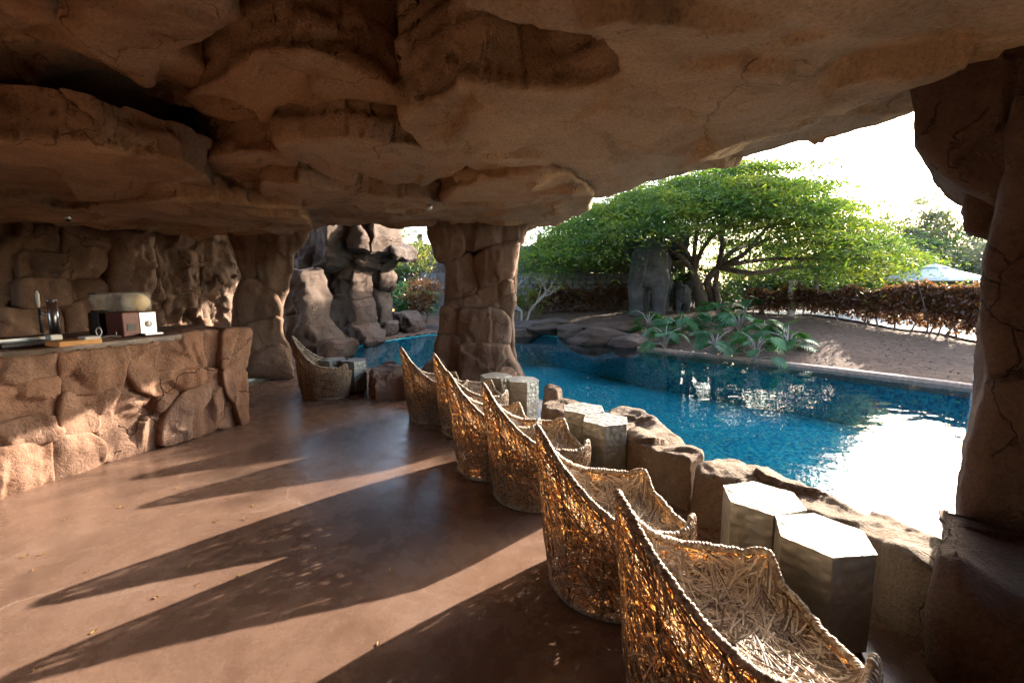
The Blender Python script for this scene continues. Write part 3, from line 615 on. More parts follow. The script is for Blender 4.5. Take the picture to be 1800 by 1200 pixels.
def boulder_mesh(name, size, seed, m, sub=5, strata=.04, amp=.16, flat=.0):
    bm = bmesh.new(); bmesh.ops.create_icosphere(bm, subdivisions=sub, radius=1.0)
    V = np.array([v.co[:] for v in bm.verts])
    rg = np.random.default_rng(seed)
    dirs = rg.normal(size=(14, 3)); dirs /= np.linalg.norm(dirs, axis=1)[:, None]; dd = .62+.33*rg.random(14)
    pr = V@dirs.T; sc_ = np.min(np.where(pr > .05, dd/np.maximum(pr, .05), 9), axis=1); V = V*np.minimum(sc_, 1.0)[:, None]
    V = V*np.asarray(size)
    n = fbm(V+seed*5.1, 1.2, 5, seed); V = V + (V/np.linalg.norm(V, axis=1)[:, None])*(amp*n*min(size))[:, None]
    if strata: V[:, :2] *= (1+strata*np.sin(V[:, 2]*26+3*fbm(V, .8, 2, 9)))[:, None]
    for v, c in zip(bm.verts, V): v.co = c
    return bm_mesh(name, bm, m, True)
def far_boulder(label, px, z, y, size, seed, m=None, group='boulders on the far pool bank', rz=0.0, **kw):
    c = D(px, y); o = link('boulder', boulder_mesh('boulder', size, seed, m or M_OUT, **kw)); o.location = (c[0], y, z); o.rotation_euler.z = rz
    return tag(o, label, 'boulder', group)
far_boulder('layered grey flat rock on the far bank right of the central pillar', (950, 570), .12, 14.6, (1.15, .8, .42), 3, strata=.07)
far_boulder('low grey rock against the central pillar at the water line on the far bank', (915, 580), -.05, 14.2, (.6, .5, .28), 4, strata=.07)
far_boulder('purple grey boulder on the far bank between the layered rock and the big bank boulder', (1005, 582), .0, 13.6, (.55, .5, .38), 5)
far_boulder('largest reddish grey boulder on the far bank in front of the adult elephant', (1062, 592), .0, 12.3, (1.0, .7, .42), 8)
far_boulder('reddish brown boulder at the near end of the far bank rocks beside the pool coping', (1105, 598), -.02, 11.7, (.55, .45, .36), 9)
far_boulder('flat rock lying atop the far bank rocks at the feet of the adult elephant', (1075, 575), .28, 13.2, (.8, .5, .2), 10, strata=.08)

# ------------------------------------------------------------------ outdoor rock columns beyond the passage
def column(label, y, blocks, depth=.8, cat='rock column', m=None, group='rock columns beyond the passage'):
    c = D(blocks[-1][0][0], y); t = thing('rock_column', (c[0], y, 0), label, cat, group)
    for b in blocks:
        q = b[0]; kw = dict(amp=.06, r=.07, bulge=.10, facet=.25, fsize=.35, res=.035, stretch=2.0, cut=.10, grow=.07, flute=.22); kw.update(b[1] if len(b) > 1 else {})
        dy = kw.pop('dy', 0.0)
        face('rock_block', q, (-8, y+dy+1.2), (0, y+dy-1.2), kw.pop('depth', depth), t, m=m or M_OUT, **kw)
    return t
c6 = lambda q: [(500+x/4.614, 380+y/4.614) for x, y in q]
column('slanting grey rock buttress at the water behind the lone wicker chair', 9.8, [
    (c6([(-60, 440), (60, 450), (105, 455), (150, 560), (195, 660), (230, 800), (250, 900), (290, 1010), (345, 1070), (340, 1210), (120, 1230), (-60, 1230)]), dict(facet=.22, fsize=.7, flute=.35, bulge=.2)),
    (c6([(-60, 620), (40, 640), (110, 760), (150, 900), (130, 1220), (-60, 1220)]), dict(dy=-.25, facet=.2, flute=.25)), (c6([(290, 1050), (350, 1040), (360, 1100), (330, 1200), (280, 1180)]), dict(dy=-.3, r=.06))])
column('narrow dark rock column between the slanting buttress and the cap rock column', 11.6, [
    (c6([(110, 440), (290, 440), (285, 560), (265, 720), (240, 760), (170, 620), (120, 520)]),), (c6([(200, 700), (295, 690), (300, 1000), (230, 1000)]),)])
column('thick rock column under the wide overhanging cap, second from the passage end', 12.0, [
    (c6([(265, 400), (330, 360), (480, 340), (560, 320), (590, 380), (500, 430), (470, 470), (300, 500)]),), (c6([(265, 480), (470, 450), (475, 560), (460, 650), (400, 680), (290, 690), (260, 580)]),),
    (c6([(480, 440), (530, 420), (525, 560), (520, 680), (480, 660), (470, 560)]), dict(r=.08, dy=-.05)), (c6([(285, 700), (430, 655), (480, 660), (525, 720), (540, 880), (560, 1070), (420, 1090), (265, 1060), (270, 850)]), dict(dy=-.15)),
    (c6([(520, 880), (560, 900), (650, 1010), (640, 1040), (560, 1070), (530, 1040)]), dict(dy=-.2, r=.08)),
    (c6([(180, 100), (330, 30), (440, 10), (540, 60), (610, 170), (600, 270), (480, 260), (300, 225)]), dict(dy=-.3, depth=1.6, facet=.3)), (c6([(430, 20), (560, 10), (690, 50), (705, 150), (685, 270), (610, 260), (600, 170), (520, 110)]), dict(dy=.1, depth=1.4, facet=.3)),
    (c6([(-80, 340), (0, 200), (150, 90), (330, 60), (340, 180), (310, 240), (355, 300), (310, 390), (200, 440), (-80, 440)]), dict(dy=-.9, depth=1.2)), (c6([(130, 230), (330, 190), (620, 260), (600, 330), (330, 300), (170, 330)]), dict(dy=.1, depth=1.2))], depth=1.0)
column('slim knobbly rock column with a jutting cap at the end of the passage', 13.4, [
    (c6([(570, 330), (690, 330), (700, 420), (660, 460), (560, 460), (540, 400)]),), (c6([(690, 345), (812, 335), (800, 400), (770, 450), (720, 470), (695, 420)]),), (c6([(560, 460), (650, 470), (660, 600), (650, 800), (600, 900), (585, 700)]), dict(dy=.2)),
    (c6([(650, 470), (760, 450), (790, 520), (770, 570), (730, 600), (660, 590)]), dict(dy=-.1)), (c6([(655, 600), (735, 600), (740, 700), (755, 800), (745, 900), (650, 900), (640, 720)]), dict(dy=-.1)), (c6([(600, 880), (750, 880), (745, 960), (720, 1000), (640, 1010), (590, 940)]), dict(dy=-.15)),
    (c6([(580, 280), (690, 205), (790, 215), (890, 255), (892, 325), (780, 325), (660, 335)]), dict(dy=-.3, depth=1.3, facet=.3)), (c6([(770, 850), (815, 860), (812, 950), (770, 990), (750, 940)]), dict(dy=-.1, r=.08))], depth=.8)
column('squat square rock at the pool edge right of the slim knobbly column', 14.6, [(c6([(750, 815), (960, 800), (1015, 840), (1040, 900), (1030, 960), (900, 975), (800, 990), (760, 930)]), dict(bulge=.08))], depth=.9)
far_boulder('low pale rock at the water line left of the central pillar', (745, 572), -.05, 15.4, (1.1, .6, .28), 14, strata=.06, group='rock columns beyond the passage')

# ------------------------------------------------------------------ wicker chairs
PH = [0, 10, 20, 30, 41, 52, 60, 70, 78, 88, 96, 105, 114, 125, 135, 141, 147, 156, 180]
HH = [.845, .838, .80, .745, .67, .60, .555, .51, .482, .457, .443, .433, .43, .444, .468, .47, .43, .36, .335]
def hpr(ph): return np.interp(np.abs((ph+180) % 360-180), PH, HH)
def plan(ph):
    a = np.radians(ph); c, s = np.cos(a), np.sin(a)
    e = np.where(c < 0, .571, 1.0)
    return -.355*np.sign(c)*np.abs(c)**e, .372*np.sign(s)*np.abs(s)**e
def shell(ph, v, inset=0.0):
    x, y = plan(ph); h = hpr(ph); z = .015+v*(h-.015)
    k = .86+.14*np.clip(z/.35, 0, 1)**.7 - inset
    t = np.clip((z-.36)/.48, 0, 1); t = t*t*(3-2*t)
    b = np.clip(np.cos(np.radians(ph)), 0, 1)
    return np.stack([x*k-.045*t*b, y*k*(1-.42*t), z], -1)
def seat(ph, th):                                              # th 0 rim .. 1 middle of the seat
    p0 = shell(ph, np.ones_like(ph), .05); h = hpr(ph); a = th*np.pi/2
    r = np.cos(a)**.55; z = h-.012-(h-.012-.29)*np.sin(a)
    y = p0[..., 1]; xs, ys = plan(ph); low = shell(ph, np.clip((.36-.015)/(h-.015), 0, 1), .07)
    m_ = np.clip((h-z)/np.maximum(h-.36, .02), 0, 1)
    px_ = p0[..., 0]*(1-m_)+low[..., 0]*m_; py_ = p0[..., 1]*(1-m_)+low[..., 1]*m_
    return np.stack([.02*(1-r)+px_*r, py_*r, z], -1)
def strips(fn, n, ulen, vlen, width, seed, lift, vr=(0, 1), dense=None, segs=5, chord=.2):
    rg = np.random.default_rng(seed); Vs = []; k = segs+1
    u0 = rg.random(n)*360; v0 = vr[0]+(vr[1]-vr[0])*rg.random(n)
    if dense is not None: v0 = dense(rg.random(n))
    an = rg.random(n)*np.pi; L_ = (.5+rg.random(n))
    t = np.linspace(-.5, .5, k)[None]
    p00 = fn(u0, v0); mu = np.linalg.norm(fn(u0+.5, v0)-p00, axis=1)/.5; vq = np.where(v0 > .5, v0-.01, v0+.01); mv = np.linalg.norm(fn(u0, vq)-p00, axis=1)/.01
    U_ = u0[:, None]+np.clip(np.cos(an)*L_*ulen/np.maximum(mu, 1e-4), -90, 90)[:, None]*t; Vv = v0[:, None]+np.clip(np.sin(an)*L_*ulen/np.maximum(mv, 1e-3), -1, 1)[:, None]*t
    Vv = np.clip(Vv, vr[0], vr[1])
    P = fn(U_.ravel(), Vv.ravel()).reshape(n, k, 3)
    e = .5
    Pu = fn(U_.ravel()+e, Vv.ravel()).reshape(n, k, 3)-P; Pv = fn(U_.ravel(), np.clip(Vv.ravel()-.01, 0, 1)).reshape(n, k, 3)-P
    P = P+chord*((P[:, :1]+(P[:, -1:]-P[:, :1])*(t[..., None]+.5))-P)
    nr = np.cross(Pu, Pv); nr /= np.linalg.norm(nr, axis=2)[..., None]+1e-9
    T = np.gradient(P, axis=1); T /= np.linalg.norm(T, axis=2)[..., None]+1e-9
    sd__ = np.cross(nr, T); sd__ /= np.linalg.norm(sd__, axis=2)[..., None]+1e-9
    wv_ = (width*(.65+.7*rg.random(n)))[:, None, None]*.5
    lf = (lift*rg.random(n))[:, None, None] + .003*np.cos(t*2*np.pi)[..., None]*0
    bend = (.0025*(rg.random(n)-.5))[:, None, None]*np.cos(t*np.pi*2)[..., None]
    C_ = P+nr*(lf+bend)
    A = C_-sd__*wv_; M_ = C_+nr*wv_*.55; B = C_+sd__*wv_
    V = np.stack([A, M_, B], 2).reshape(n, k*3, 3)
    f = []
    for i in range(segs):
        for j in range(2): f.append((i*3+j, i*3+j+1, (i+1)*3+j+1, (i+1)*3+j))
    F = (np.array(f)[None]+(np.arange(n)*k*3)[:, None, None]).reshape(-1, 4)
    VAR.append(np.repeat(rg.random(n), k*3)); return V.reshape(-1, 3), F
VAR = []
def strip_mesh(name, m, *vf):
    a = Acc()
    for V, F in vf: a.add(V, F)
    me = a.mesh(name, m, False); at = me.attributes.new('tone', 'FLOAT', 'POINT'); at.data.foreach_set('value', np.concatenate(VAR[-len(vf):]).astype(np.float32)); return me
def make_chair(label):
    t = thing('wicker_chair', (0, 0, 0), label, 'wicker chair', 'wicker chairs on the terrace')
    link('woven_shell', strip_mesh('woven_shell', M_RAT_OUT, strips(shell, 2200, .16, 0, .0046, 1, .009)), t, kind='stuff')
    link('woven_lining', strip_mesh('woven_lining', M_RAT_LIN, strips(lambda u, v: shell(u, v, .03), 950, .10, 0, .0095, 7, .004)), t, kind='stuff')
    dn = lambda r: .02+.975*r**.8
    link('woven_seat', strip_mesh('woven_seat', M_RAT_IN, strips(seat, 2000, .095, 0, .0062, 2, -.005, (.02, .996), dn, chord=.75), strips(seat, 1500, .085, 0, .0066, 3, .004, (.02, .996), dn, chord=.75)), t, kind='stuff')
    ph = np.linspace(0, 360, 900, endpoint=False); rim = shell(ph, np.ones_like(ph), .02); rim[:, 2] += .002
    q = np.linspace(0, 1, 900, endpoint=False)
    rim += .004*np.c_[fbm(rim, 40, 2, 1), fbm(rim, 40, 2, 2), fbm(rim, 40, 2, 3)]
    d_ = np.r_[0, np.cumsum(np.linalg.norm(np.diff(rim, axis=0), axis=1))]
    n_ = 1100; qq = np.linspace(0, d_[-1], n_, endpoint=False); rim = np.stack([np.interp(qq, d_, rim[:, i]) for i in range(3)], 1)
    a = Acc(); V, F = tube_arrays(rim, 1.0, 10, True)
    ang = np.tile(np.arange(10)*2*np.pi/10, n_); arc_ = np.repeat(qq, 10)
    wrap = np.abs(np.sin(arc_/.0165*np.pi/1+ang*.5)); rad = .0105+.005*wrap**.6+.002*vnoise(np.c_[arc_*60, ang, ang*0], 4)
    cc = np.repeat(rim, 10, 0); V = cc+(V-cc)*rad[:, None]; a.add(V, F)
    link('wrapped_rim', a.mesh('wrapped_rim', M_RIM), t)
    a = Acc(); p0 = np.linspace(0, 360, 120, endpoint=False)
    for v in (.0,): a.tube(shell(p0, np.full(120, v), .01), .016, 6, True)
    link('base_ring', a.mesh('base_ring', M_RIM), t)
    a = Acc()
    for pa in range(-160, 181, 32): vv = np.linspace(0, 1, 12); a.tube(shell(np.full(12, float(pa)), vv, .03), .006, 5)
    for v in (.35, .7): a.tube(shell(p0, np.full(120, v), .03), .0045, 5, True)
    link('frame', a.mesh('frame', M_FRAME), t)
    return t
chair0 = make_chair('lone wicker lounge chair near the rock wall, set apart from the row')
CS = .825/.845                                                 # overall chair size
chair0.scale = (CS, CS, CS)
def fb(px, z, f): T = G(px, z*CS)[:2]; return (T[0]+.38*CS*math.cos(R(f)), T[1]+.38*CS*math.sin(R(f)))
chairs = [((707, 612), 22, 'farthest wicker chair of the row, left of the central rock pillar'),
    ((765, 623), 20, 'second farthest wicker chair of the row, in front of the central pillar'),
    ((790, 655), 17, 'third wicker chair from the far end of the row, facing the far metal stools'),
    ((853, 676), 12, 'third wicker chair from the near end of the row, facing the middle metal stools'),
    ((950, 752), 8, 'second nearest wicker chair of the row, just behind the nearest one'),
    ((1095, 872), 1, 'nearest wicker chair, cut off by the bottom edge of the photo')]
c = fb((516, 592), .845, 16); chair0.location = (c[0], c[1], 0); chair0.rotation_euler.z = R(16)
for px, f, lab in chairs:
    o = copy_tree(chair0); c = fb(px, .845, f); o.location = (c[0], c[1], 0); o.rotation_euler.z = R(f); o['label'] = lab

# ------------------------------------------------------------------ metal hexagonal stools
def make_stool(label):
    t = thing('hexagonal_stool', (0, 0, 0), label, 'metal stool', 'hexagonal metal stools')
    def hexp(name, r, z0, z1, m, bev, seg=2, sub=0):
        bm = bmesh.new(); rings = [[bm.verts.new((r*math.cos(k*math.pi/3), r*math.sin(k*math.pi/3), z)) for k in range(6)] for z in (z0, z1)]
        for k in range(6): bm.faces.new((rings[0][k], rings[0][(k+1) % 6], rings[1][(k+1) % 6], rings[1][k]))
        bm.faces.new(rings[0][::-1]); bm.faces.new(rings[1])
        if bev: bmesh.ops.bevel(bm, geom=list(bm.edges), offset=bev, segments=seg, affect='EDGES', profile=.5)
        return link(name, bm_mesh(name, bm, m), t)
    hexp('plinth', .165, 0, .022, M_BLACK, 0); hexp('body', .1915, .02, .436, M_HAMMER, .003); hexp('top', .1945, .4365, .45, M_HAMMER, .002)
    return t
st0 = make_stool('nearest hexagonal metal stool, right hand one of the pair behind the nearest chair')
st0.location = (1.344, 1.849, 0); st0.rotation_euler.z = 2.2026
def mid(a, b, z=.45): return tuple(G(((a[0]+b[0])/2, (a[1]+b[1])/2), z)[:2])
for x, y, rz, lab in [(1.272, 2.191, 2.3607, 'hexagonal metal stool standing just behind the nearest stool, against the pale boulder'),
    (.7495, 3.5406, 2.3921, 'front stool of the middle hexagonal metal pair, bright hammered side facing the camera'),
    (.625, 3.8717, 2.534, 'rear stool of the middle hexagonal metal pair, half hidden by its twin'),
    (.12, 5.0992, 2.857, 'right stool of the far hexagonal metal pair by the central pillar, with a shining side'),
    (-.19, 5.32, 2.95, 'left stool of the far hexagonal metal pair, touching the foot of the central pillar'),
    (*G((622, 632), .45)[:2], 2.95, 'right stool of the pair beside the lone wicker chair'),
    (*G((585, 631), .45)[:2], 2.75, 'left stool of the pair behind the lone wicker chair, mostly hidden by it')]:
    o = copy_tree(st0); o.location = (x, y, 0); o.rotation_euler.z = rz; o['label'] = lab

# ------------------------------------------------------------------ things on the bar
TZ = 1.066
def on_bar(px, name, label, cat, rz=0.0, group=None):
    g = G(px, TZ); return thing(name, (g[0], g[1], TZ), label, cat, group, rz)
def lath(name, prof, m, parent, c=(0, 0, 0), n=20, M=None):
    bm = bmesh.new(); lathe(bm, prof, n, c, M); return link(name, bm_mesh(name, bm, m, True), parent)
def bx(name, c, s, m, parent, bev=.004, rz=0.0):
    bm = bmesh.new(); box(bm, c, s, rz, bev); return link(name, bm_mesh(name, bm, m), parent)
AR = math.atan2(U[1], U[0])                                  # along the counter
t = on_bar((98, 592), 'steel_cup_tube', 'tall upright steel cylinder on the bar counter', 'steel cylinder')
lath('tube', [(.036, 0), (.036, .31)], M_STEEL, t); lath('cap', [(.038, .31), (.038, .325), (.02, .33)], M_STEEL, t)
t = on_bar((74, 585), 'beer_tap', 'slim tap with a pale handle behind the steel cylinder on the bar', 'tap')
lath('stem', [(.012, 0), (.012, .24)], M_BLACK, t); lath('handle', [(.008, .24), (.014, .28), (.016, .36), (.006, .40)], M_WHITE, t); lath('spout', [(.008, 0), (.008, .07)], M_STEEL, t, M=Matrix.Translation((.0, 0, .2)) @ Matrix.Rotation(R(110), 4, 'Y'))
t = on_bar((48, 607), 'serving_tray', 'dark flat tray with a white box at its right end on the bar', 'tray', AR)
bx('tray', (0, 0, .018), (.34, .2, .028), M_BLACK, t); bx('box', (.14, -.04, .05), (.07, .09, .04), M_WHITE, t); bx('rim', (0, .098, .04), (.34, .006, .02), M_STEEL, t, .001)
t = on_bar((131, 606), 'chopping_board', 'thick orange wooden chopping board lying at the front of the bar', 'chopping board', AR)
bx('board', (0, 0, .022), (.26, .2, .04), M_BOARD, t, .008)
t = on_bar((153, 605), 'white_container', 'small white container at the right end of the chopping board', 'container', AR)
bx('body', (.02, 0, .026), (.10, .10, .05), M_WHITE, t, .008); bx('lid', (.02, 0, .056), (.104, .104, .008), M_WHITE, t, .003)
t = on_bar((174, 594), 'wire_whisk', 'bent white wire loop hanging over the bar front', 'wire')
a = Acc(); a.tube(spline([(0, 0, .0), (-.02, .0, .06), (.01, 0, .09), (.03, 0, .05), (.02, -.02, .0), (.10, .01, .02), (.18, .02, .01)], 40), .004, 6); link('wire', a.mesh('wire', M_WHITE), t)
t = on_bar((184, 587), 'coffee_grinder', 'coffee grinder with a clear hopper between the steel cylinder and the drink dispenser', 'coffee grinder', AR)
bx('body', (0, 0, .10), (.15, .17, .20), M_BLACK, t, .008); bx('front_panel', (.045, -.088, .10), (.055, .008, .16), M_STEEL, t, .002); bx('collar', (0, 0, .212), (.12, .13, .02), M_BLACK, t)
gm, gnt, gp = mat('clear plastic'); gp.inputs['Base Color'].default_value = (.75, .75, .73, 1); gp.inputs['Roughness'].default_value = .15
gt = gnt.nodes.new('ShaderNodeBsdfTransparent'); gt.inputs[0].default_value = (.9, .9, .88, 1); gx_ = gnt.nodes.new('ShaderNodeMixShader'); gx_.inputs[0].default_value = .75
gnt.links.new(gp.outputs[0], gx_.inputs[1]); gnt.links.new(gt.outputs[0], gx_.inputs[2]); gnt.links.new(gx_.outputs[0], gnt.nodes['Material Output'].inputs[0])
bm = bmesh.new(); lathe(bm, [(.05, .222), (.085, .27), (.088, .36), (.086, .365)], 4); bmesh.ops.rotate(bm, verts=bm.verts, matrix=Matrix.Rotation(R(45), 3, 'Z')); link('hopper', bm_mesh('hopper', bm, gm), t)
bx('hopper_lid', (0, 0, .372), (.13, .13, .014), M_BLACK, t)
t = on_bar((234, 588), 'drink_dispenser', 'drink dispenser with a red brown and silver base and a clear tank on the bar', 'drink dispenser', AR)
bx('side_panel', (-.07, 0, .105), (.13, .26, .21), M_RED, t, .006); bx('front_panel', (.065, 0, .105), (.14, .255, .206), M_STEEL, t, .006)
lath('emblem', [(.03, 0), (.03, .004)], M_WHITE, t, M=Matrix.Translation((.065, -.1285, .10)) @ Matrix.Rotation(R(90), 4, 'X'))
bx('tank', (0, 0, .30), (.25, .24, .17), gm, t, .03)
lath('drum', [(.05, -.10), (.078, -.08), (.08, .08), (.05, .10)], M_CREAM, t, M=Matrix.Translation((.03, -.03, .295)) @ Matrix.Rotation(R(90), 4, 'X'))
bx('drip_tray', (.06, -.17, .012), (.15, .09, .02), M_STEEL, t); bx('vent', (-.07, -.132, .08), (.07, .004, .06), M_BLACK, t, .001)
t = on_bar((205, 592), 'glass_ashtray', 'small steel clip stand in front of the drink dispenser', 'clip stand')
lath('foot', [(.03, 0), (.03, .008)], M_STEEL, t); lath('stem', [(.004, .008), (.004, .05)], M_STEEL, t)
# dome camera and small ceiling lamps
g = D((120, 386), 4.6); t = thing('dome_camera', tuple(g), 'small white dome camera under the rock ceiling above the bar', 'camera')
lath('housing', [(.026, .0), (.026, .03), (.018, .04)], M_STEEL, t); lath('dome', [(.006, -.024), (.02, -.014), (.026, .0)], M_BLACK, t)
for px, lab in (((357, 362), 'small round ceiling spotlight set in the left ceiling slab above the bar end'), ((755, 366), 'small round ceiling spotlight set in the ceiling slab left of the central pillar')):
    g = G(px, 2.40); t = thing('ceiling_spotlight', (g[0], g[1], 2.385), lab, 'spotlight', 'ceiling spotlights'); lath('ring', [(.03, 0), (.036, .006), (.036, .08)], M_STEEL, t); lath('lens', [(.024, -.004), (.024, .002)], M_WHITE, t)

# ------------------------------------------------------------------ fallen leaves on the floor
for i, (px, py) in enumerate([(117, 913), (187, 918), (44, 978), (75, 974), (59, 1002), (155, 1004), (275, 1050), (165, 1111), (381, 916), (445, 889), (475, 846), (357, 842), (312, 858), (332, 996), (422, 1011), (686, 1001), (665, 1132), (849, 1147), (595, 1042), (205, 886), (212, 892), (220, 891), (556, 964), (348, 1027), (62, 1177), (432, 912), (820, 930), (360, 852)]):
    g = G((px, py)); bm = bmesh.new(); l = .010+.008*random.random(); wd = l*(.35+.3*random.random())
    P = [(-l, 0, .002), (-l*.3, wd, .006), (l*.5, wd*.8, .005), (l*1.1, 0, .009), (l*.5, -wd*.8, .004), (-l*.3, -wd, .007)]
    vs = [bm.verts.new(q) for q in P]; cv = bm.verts.new((0, 0, .003))
    for k in range(6): bm.faces.new((vs[k], vs[(k+1) % 6], cv))
    o = link('fallen_leaf', bm_mesh('fallen_leaf', bm, L_DRY)); o.location = g; o.rotation_euler.z = random.random()*6.28
    tag(o, 'tiny dry yellow leaf lying on the brown concrete floor', 'fallen leaf', 'dry leaves scattered on the floor')

# ------------------------------------------------------------------ elephants
def ellip(bm, c, r, rot=None):
    q = bmesh.ops.create_icosphere(bm, subdivisions=3, radius=1.0)['verts']
    M = Matrix.Translation(c) @ (rot.to_4x4() if rot else Matrix.Identity(4)) @ Matrix.Diagonal((*r, 1)); bmesh.ops.transform(bm, matrix=M, verts=q)
def bm_tube(bm, pts, rad, n=14):
    pts_ = spline(pts, 18); rr = np.interp(np.linspace(0, 1, 18), np.linspace(0, 1, len(rad)), rad); V, F = tube_arrays(pts_, rr, n)
    vs = [bm.verts.new(v) for v in V]
    for f in F: bm.faces.new([vs[k] for k in f])
    bm.faces.new(vs[:n][::-1]); bm.faces.new(vs[-n:])
def elephant_mesh():
    bm = bmesh.new()
    ellip(bm, (-.05, 0, 1.98), (1.35, .74, .82)); ellip(bm, (-.85, 0, 2.02), (.68, .72, .86)); ellip(bm, (.75, 0, 2.12), (.72, .66, .82)); ellip(bm, (-1.0, .0, 1.65), (.52, .68, .7))
    ellip(bm, (1.62, 0, 2.62), (.52, .45, .58)); ellip(bm, (1.25, 0, 2.42), (.5, .5, .55)); ellip(bm, (1.5, 0, 3.0), (.35, .38, .26))
    bm_tube(bm, [(1.95, 0, 2.55), (2.25, 0, 2.0), (2.32, .02, 1.2), (2.25, .04, .6), (2.42, .05, .28)], [.30, .24, .17, .13, .09])
    for s in (-1, 1):
        bm_tube(bm, [(-.95, .34*s, 1.95), (-.92, .42*s, 1.25), (-1.06, .43*s, .72), (-1.0, .43*s, .28), (-.98, .43*s, .0)], [.36, .37, .27, .245, .29])
        bm_tube(bm, [(.85, .34*s, 1.95), (.85, .41*s, 1.2), (.82, .41*s, .7), (.84, .41*s, .28), (.86, .41*s, .0)], [.32, .31, .26, .24, .28])
        ellip(bm, (1.20, .92*s, 2.78), (.56, .075, .66), Matrix.Rotation(R(-48*s), 3, 'Z') @ Matrix.Rotation(R(-16*s), 3, 'X'))
    bm_tube(bm, [(-1.45, 0, 2.45), (-1.66, .02, 2.0), (-1.68, .10, 1.4), (-1.66, .26, .95)], [.12, .075, .055, .05], 10)
    me = bpy.data.meshes.new('t'); bm.to_mesh(me); bm.free()
    o = bpy.data.objects.new('t', me); col.objects.link(o)
    a = o.modifiers.new('r', 'REMESH'); a.mode = 'VOXEL'; a.voxel_size = .042
    b = o.modifiers.new('s', 'SMOOTH'); b.iterations = 8; b.factor = .5
    dg = bpy.context.evaluated_depsgraph_get(); out = bpy.data.meshes.new_from_object(o.evaluated_get(dg)); bpy.data.objects.remove(o)
    V = np.zeros(len(out.vertices)*3, np.float32); out.vertices.foreach_get('co', V); V = V.reshape(-1, 3).astype(float)
    V += .018*np.c_[fbm(V, 4, 3, 2), fbm(V, 4, 3, 12), fbm(V*np.array([1, 1, 2.2]), 4, 3, 22)]
    out.vertices.foreach_set('co', V.astype(np.float32).ravel())
    out.materials.clear(); out.materials.append(M_ELE)
    for p_ in out.polygons: p_.use_smooth = True
    out.name = 'elephant'; return out
ele_me = elephant_mesh()
def elephant(px, y, az, sc_, label):
    c = D(px, y); z = gz(c[0], y); t = link('elephant_statue', ele_me); t.location = (c[0], y, z-.03); t.rotation_euler.z = az; t.scale = (sc_,)*3
    tag(t, label, 'elephant statue', 'elephant statues under the tree')
    for s in (-1, 1):
        a = Acc(); a.tube(spline([(1.95, .25*s, 2.1), (2.25, .34*s, 1.85), (2.6, .33*s, 1.85)], 14), np.linspace(.07, .015, 14), 8); link('tusk', a.mesh('tusk', M_TUSK), t)
    return t
elephant((1143, 556), 17.2, R(66), .93, 'large grey adult elephant statue seen from behind under the umbrella tree')
elephant((1197, 550), 17.6, R(80), .37, 'small grey baby elephant statue beside the tree trunk')

# ------------------------------------------------------------------ vegetation helpers
def leaf_quads(C_, size, rg, flat=.0, aspect=.45, droop=0.0):
    n = len(C_); d = rg.normal(size=(n, 3)); d[:, 2] = d[:, 2]*(1-flat)-droop; d /= np.linalg.norm(d, axis=1)[:, None]
    e = rg.normal(size=(n, 3)); e[:, 2] *= (1-flat)*.8; s = np.cross(d, np.cross(e, d)); s = e-d*(e*d).sum(1)[:, None]; s /= np.linalg.norm(s, axis=1)[:, None]+1e-9
    L_ = (size*(.6+.8*rg.random(n)))[:, None]; nn = np.cross(d, s)
    V = np.stack([C_-d*L_*.5, C_+s*L_*aspect*.5+nn*L_*.06, C_+d*L_*.5, C_-s*L_*aspect*.5+nn*L_*.06], 1).reshape(-1, 3)
    return V, np.arange(4*n).reshape(n, 4)
def crown_points(ells, nclump, nleaf, spread, rg, shellness=.6):
    out = []; vol = np.array([e[1][0]*e[1][1]*e[1][2] for e in ells])**.8; vol /= vol.sum()
    for e, f in zip(ells, vol):
        k = max(3, int(nclump*f)); u = rg.normal(size=(k, 3)); u /= np.linalg.norm(u, axis=1)[:, None]; r = (shellness+(1-shellness)*rg.random(k))*(.85+.25*rg.random(k))
        cc = np.asarray(e[0])+u*r[:, None]*np.asarray(e[1])
        m_ = max(1, int(nleaf*f/k)); q = rg.normal(size=(k, m_, 3))*spread*np.array([1, 1, .55])*(.5+rg.random((k, 1, 1)))
        out.append((cc[:, None]+q).reshape(-1, 3))
    return np.concatenate(out)
def branchy(acc, base, top_pts, r0, rg, fork=.45):
    base = np.asarray(base, float)
    for q in top_pts:
        q = np.asarray(q, float); m_ = base+(q-base)*fork+rg.normal(size=3)*.12*np.linalg.norm(q-base)*np.array([1, 1, .3])
        acc.tube(spline([base, m_, q], 10), np.linspace(r0, r0*.25, 10), 6)
def tree(name, label, base, ells, mats, nclump=60, nleaf=6000, spread=.35, size=.16, group=None, cat='tree', trunk_r=.14, seed=1, flat=.2, bark=None, aspect=.45):
    rg = np.random.default_rng(seed); t = thing(name, base, label, cat, group); b = np.asarray(base, float)
    C_ = crown_points(ells, nclump, nleaf, spread, rg); C_ = C_[C_[:, 2] > b[2]+.05]
    V, F = leaf_quads(C_, size, rg, flat, aspect); world_child('crown', mesh_from('crown', V, F, mats, False), t)
    a = Acc(); cen = np.mean([e[0] for e in ells], 0); fork = b+(cen-b)*.55
    a.tube(spline([b-np.array([0, 0, .1]), b+(fork-b)*.5+rg.normal(size=3)*.08, fork], 10), np.linspace(trunk_r, trunk_r*.65, 10), 8)
    branchy(a, fork, [np.asarray(e[0])+rg.normal(size=3)*.3*np.asarray(e[1]) for e in ells for _ in range(3)], trunk_r*.5, rg)
    world_child('trunk', a.mesh('trunk', bark or M_BARK), t); return t
def el(px, y, rx, rz, ry=None):
    return (D(px, y), (rx, ry or rx, rz))

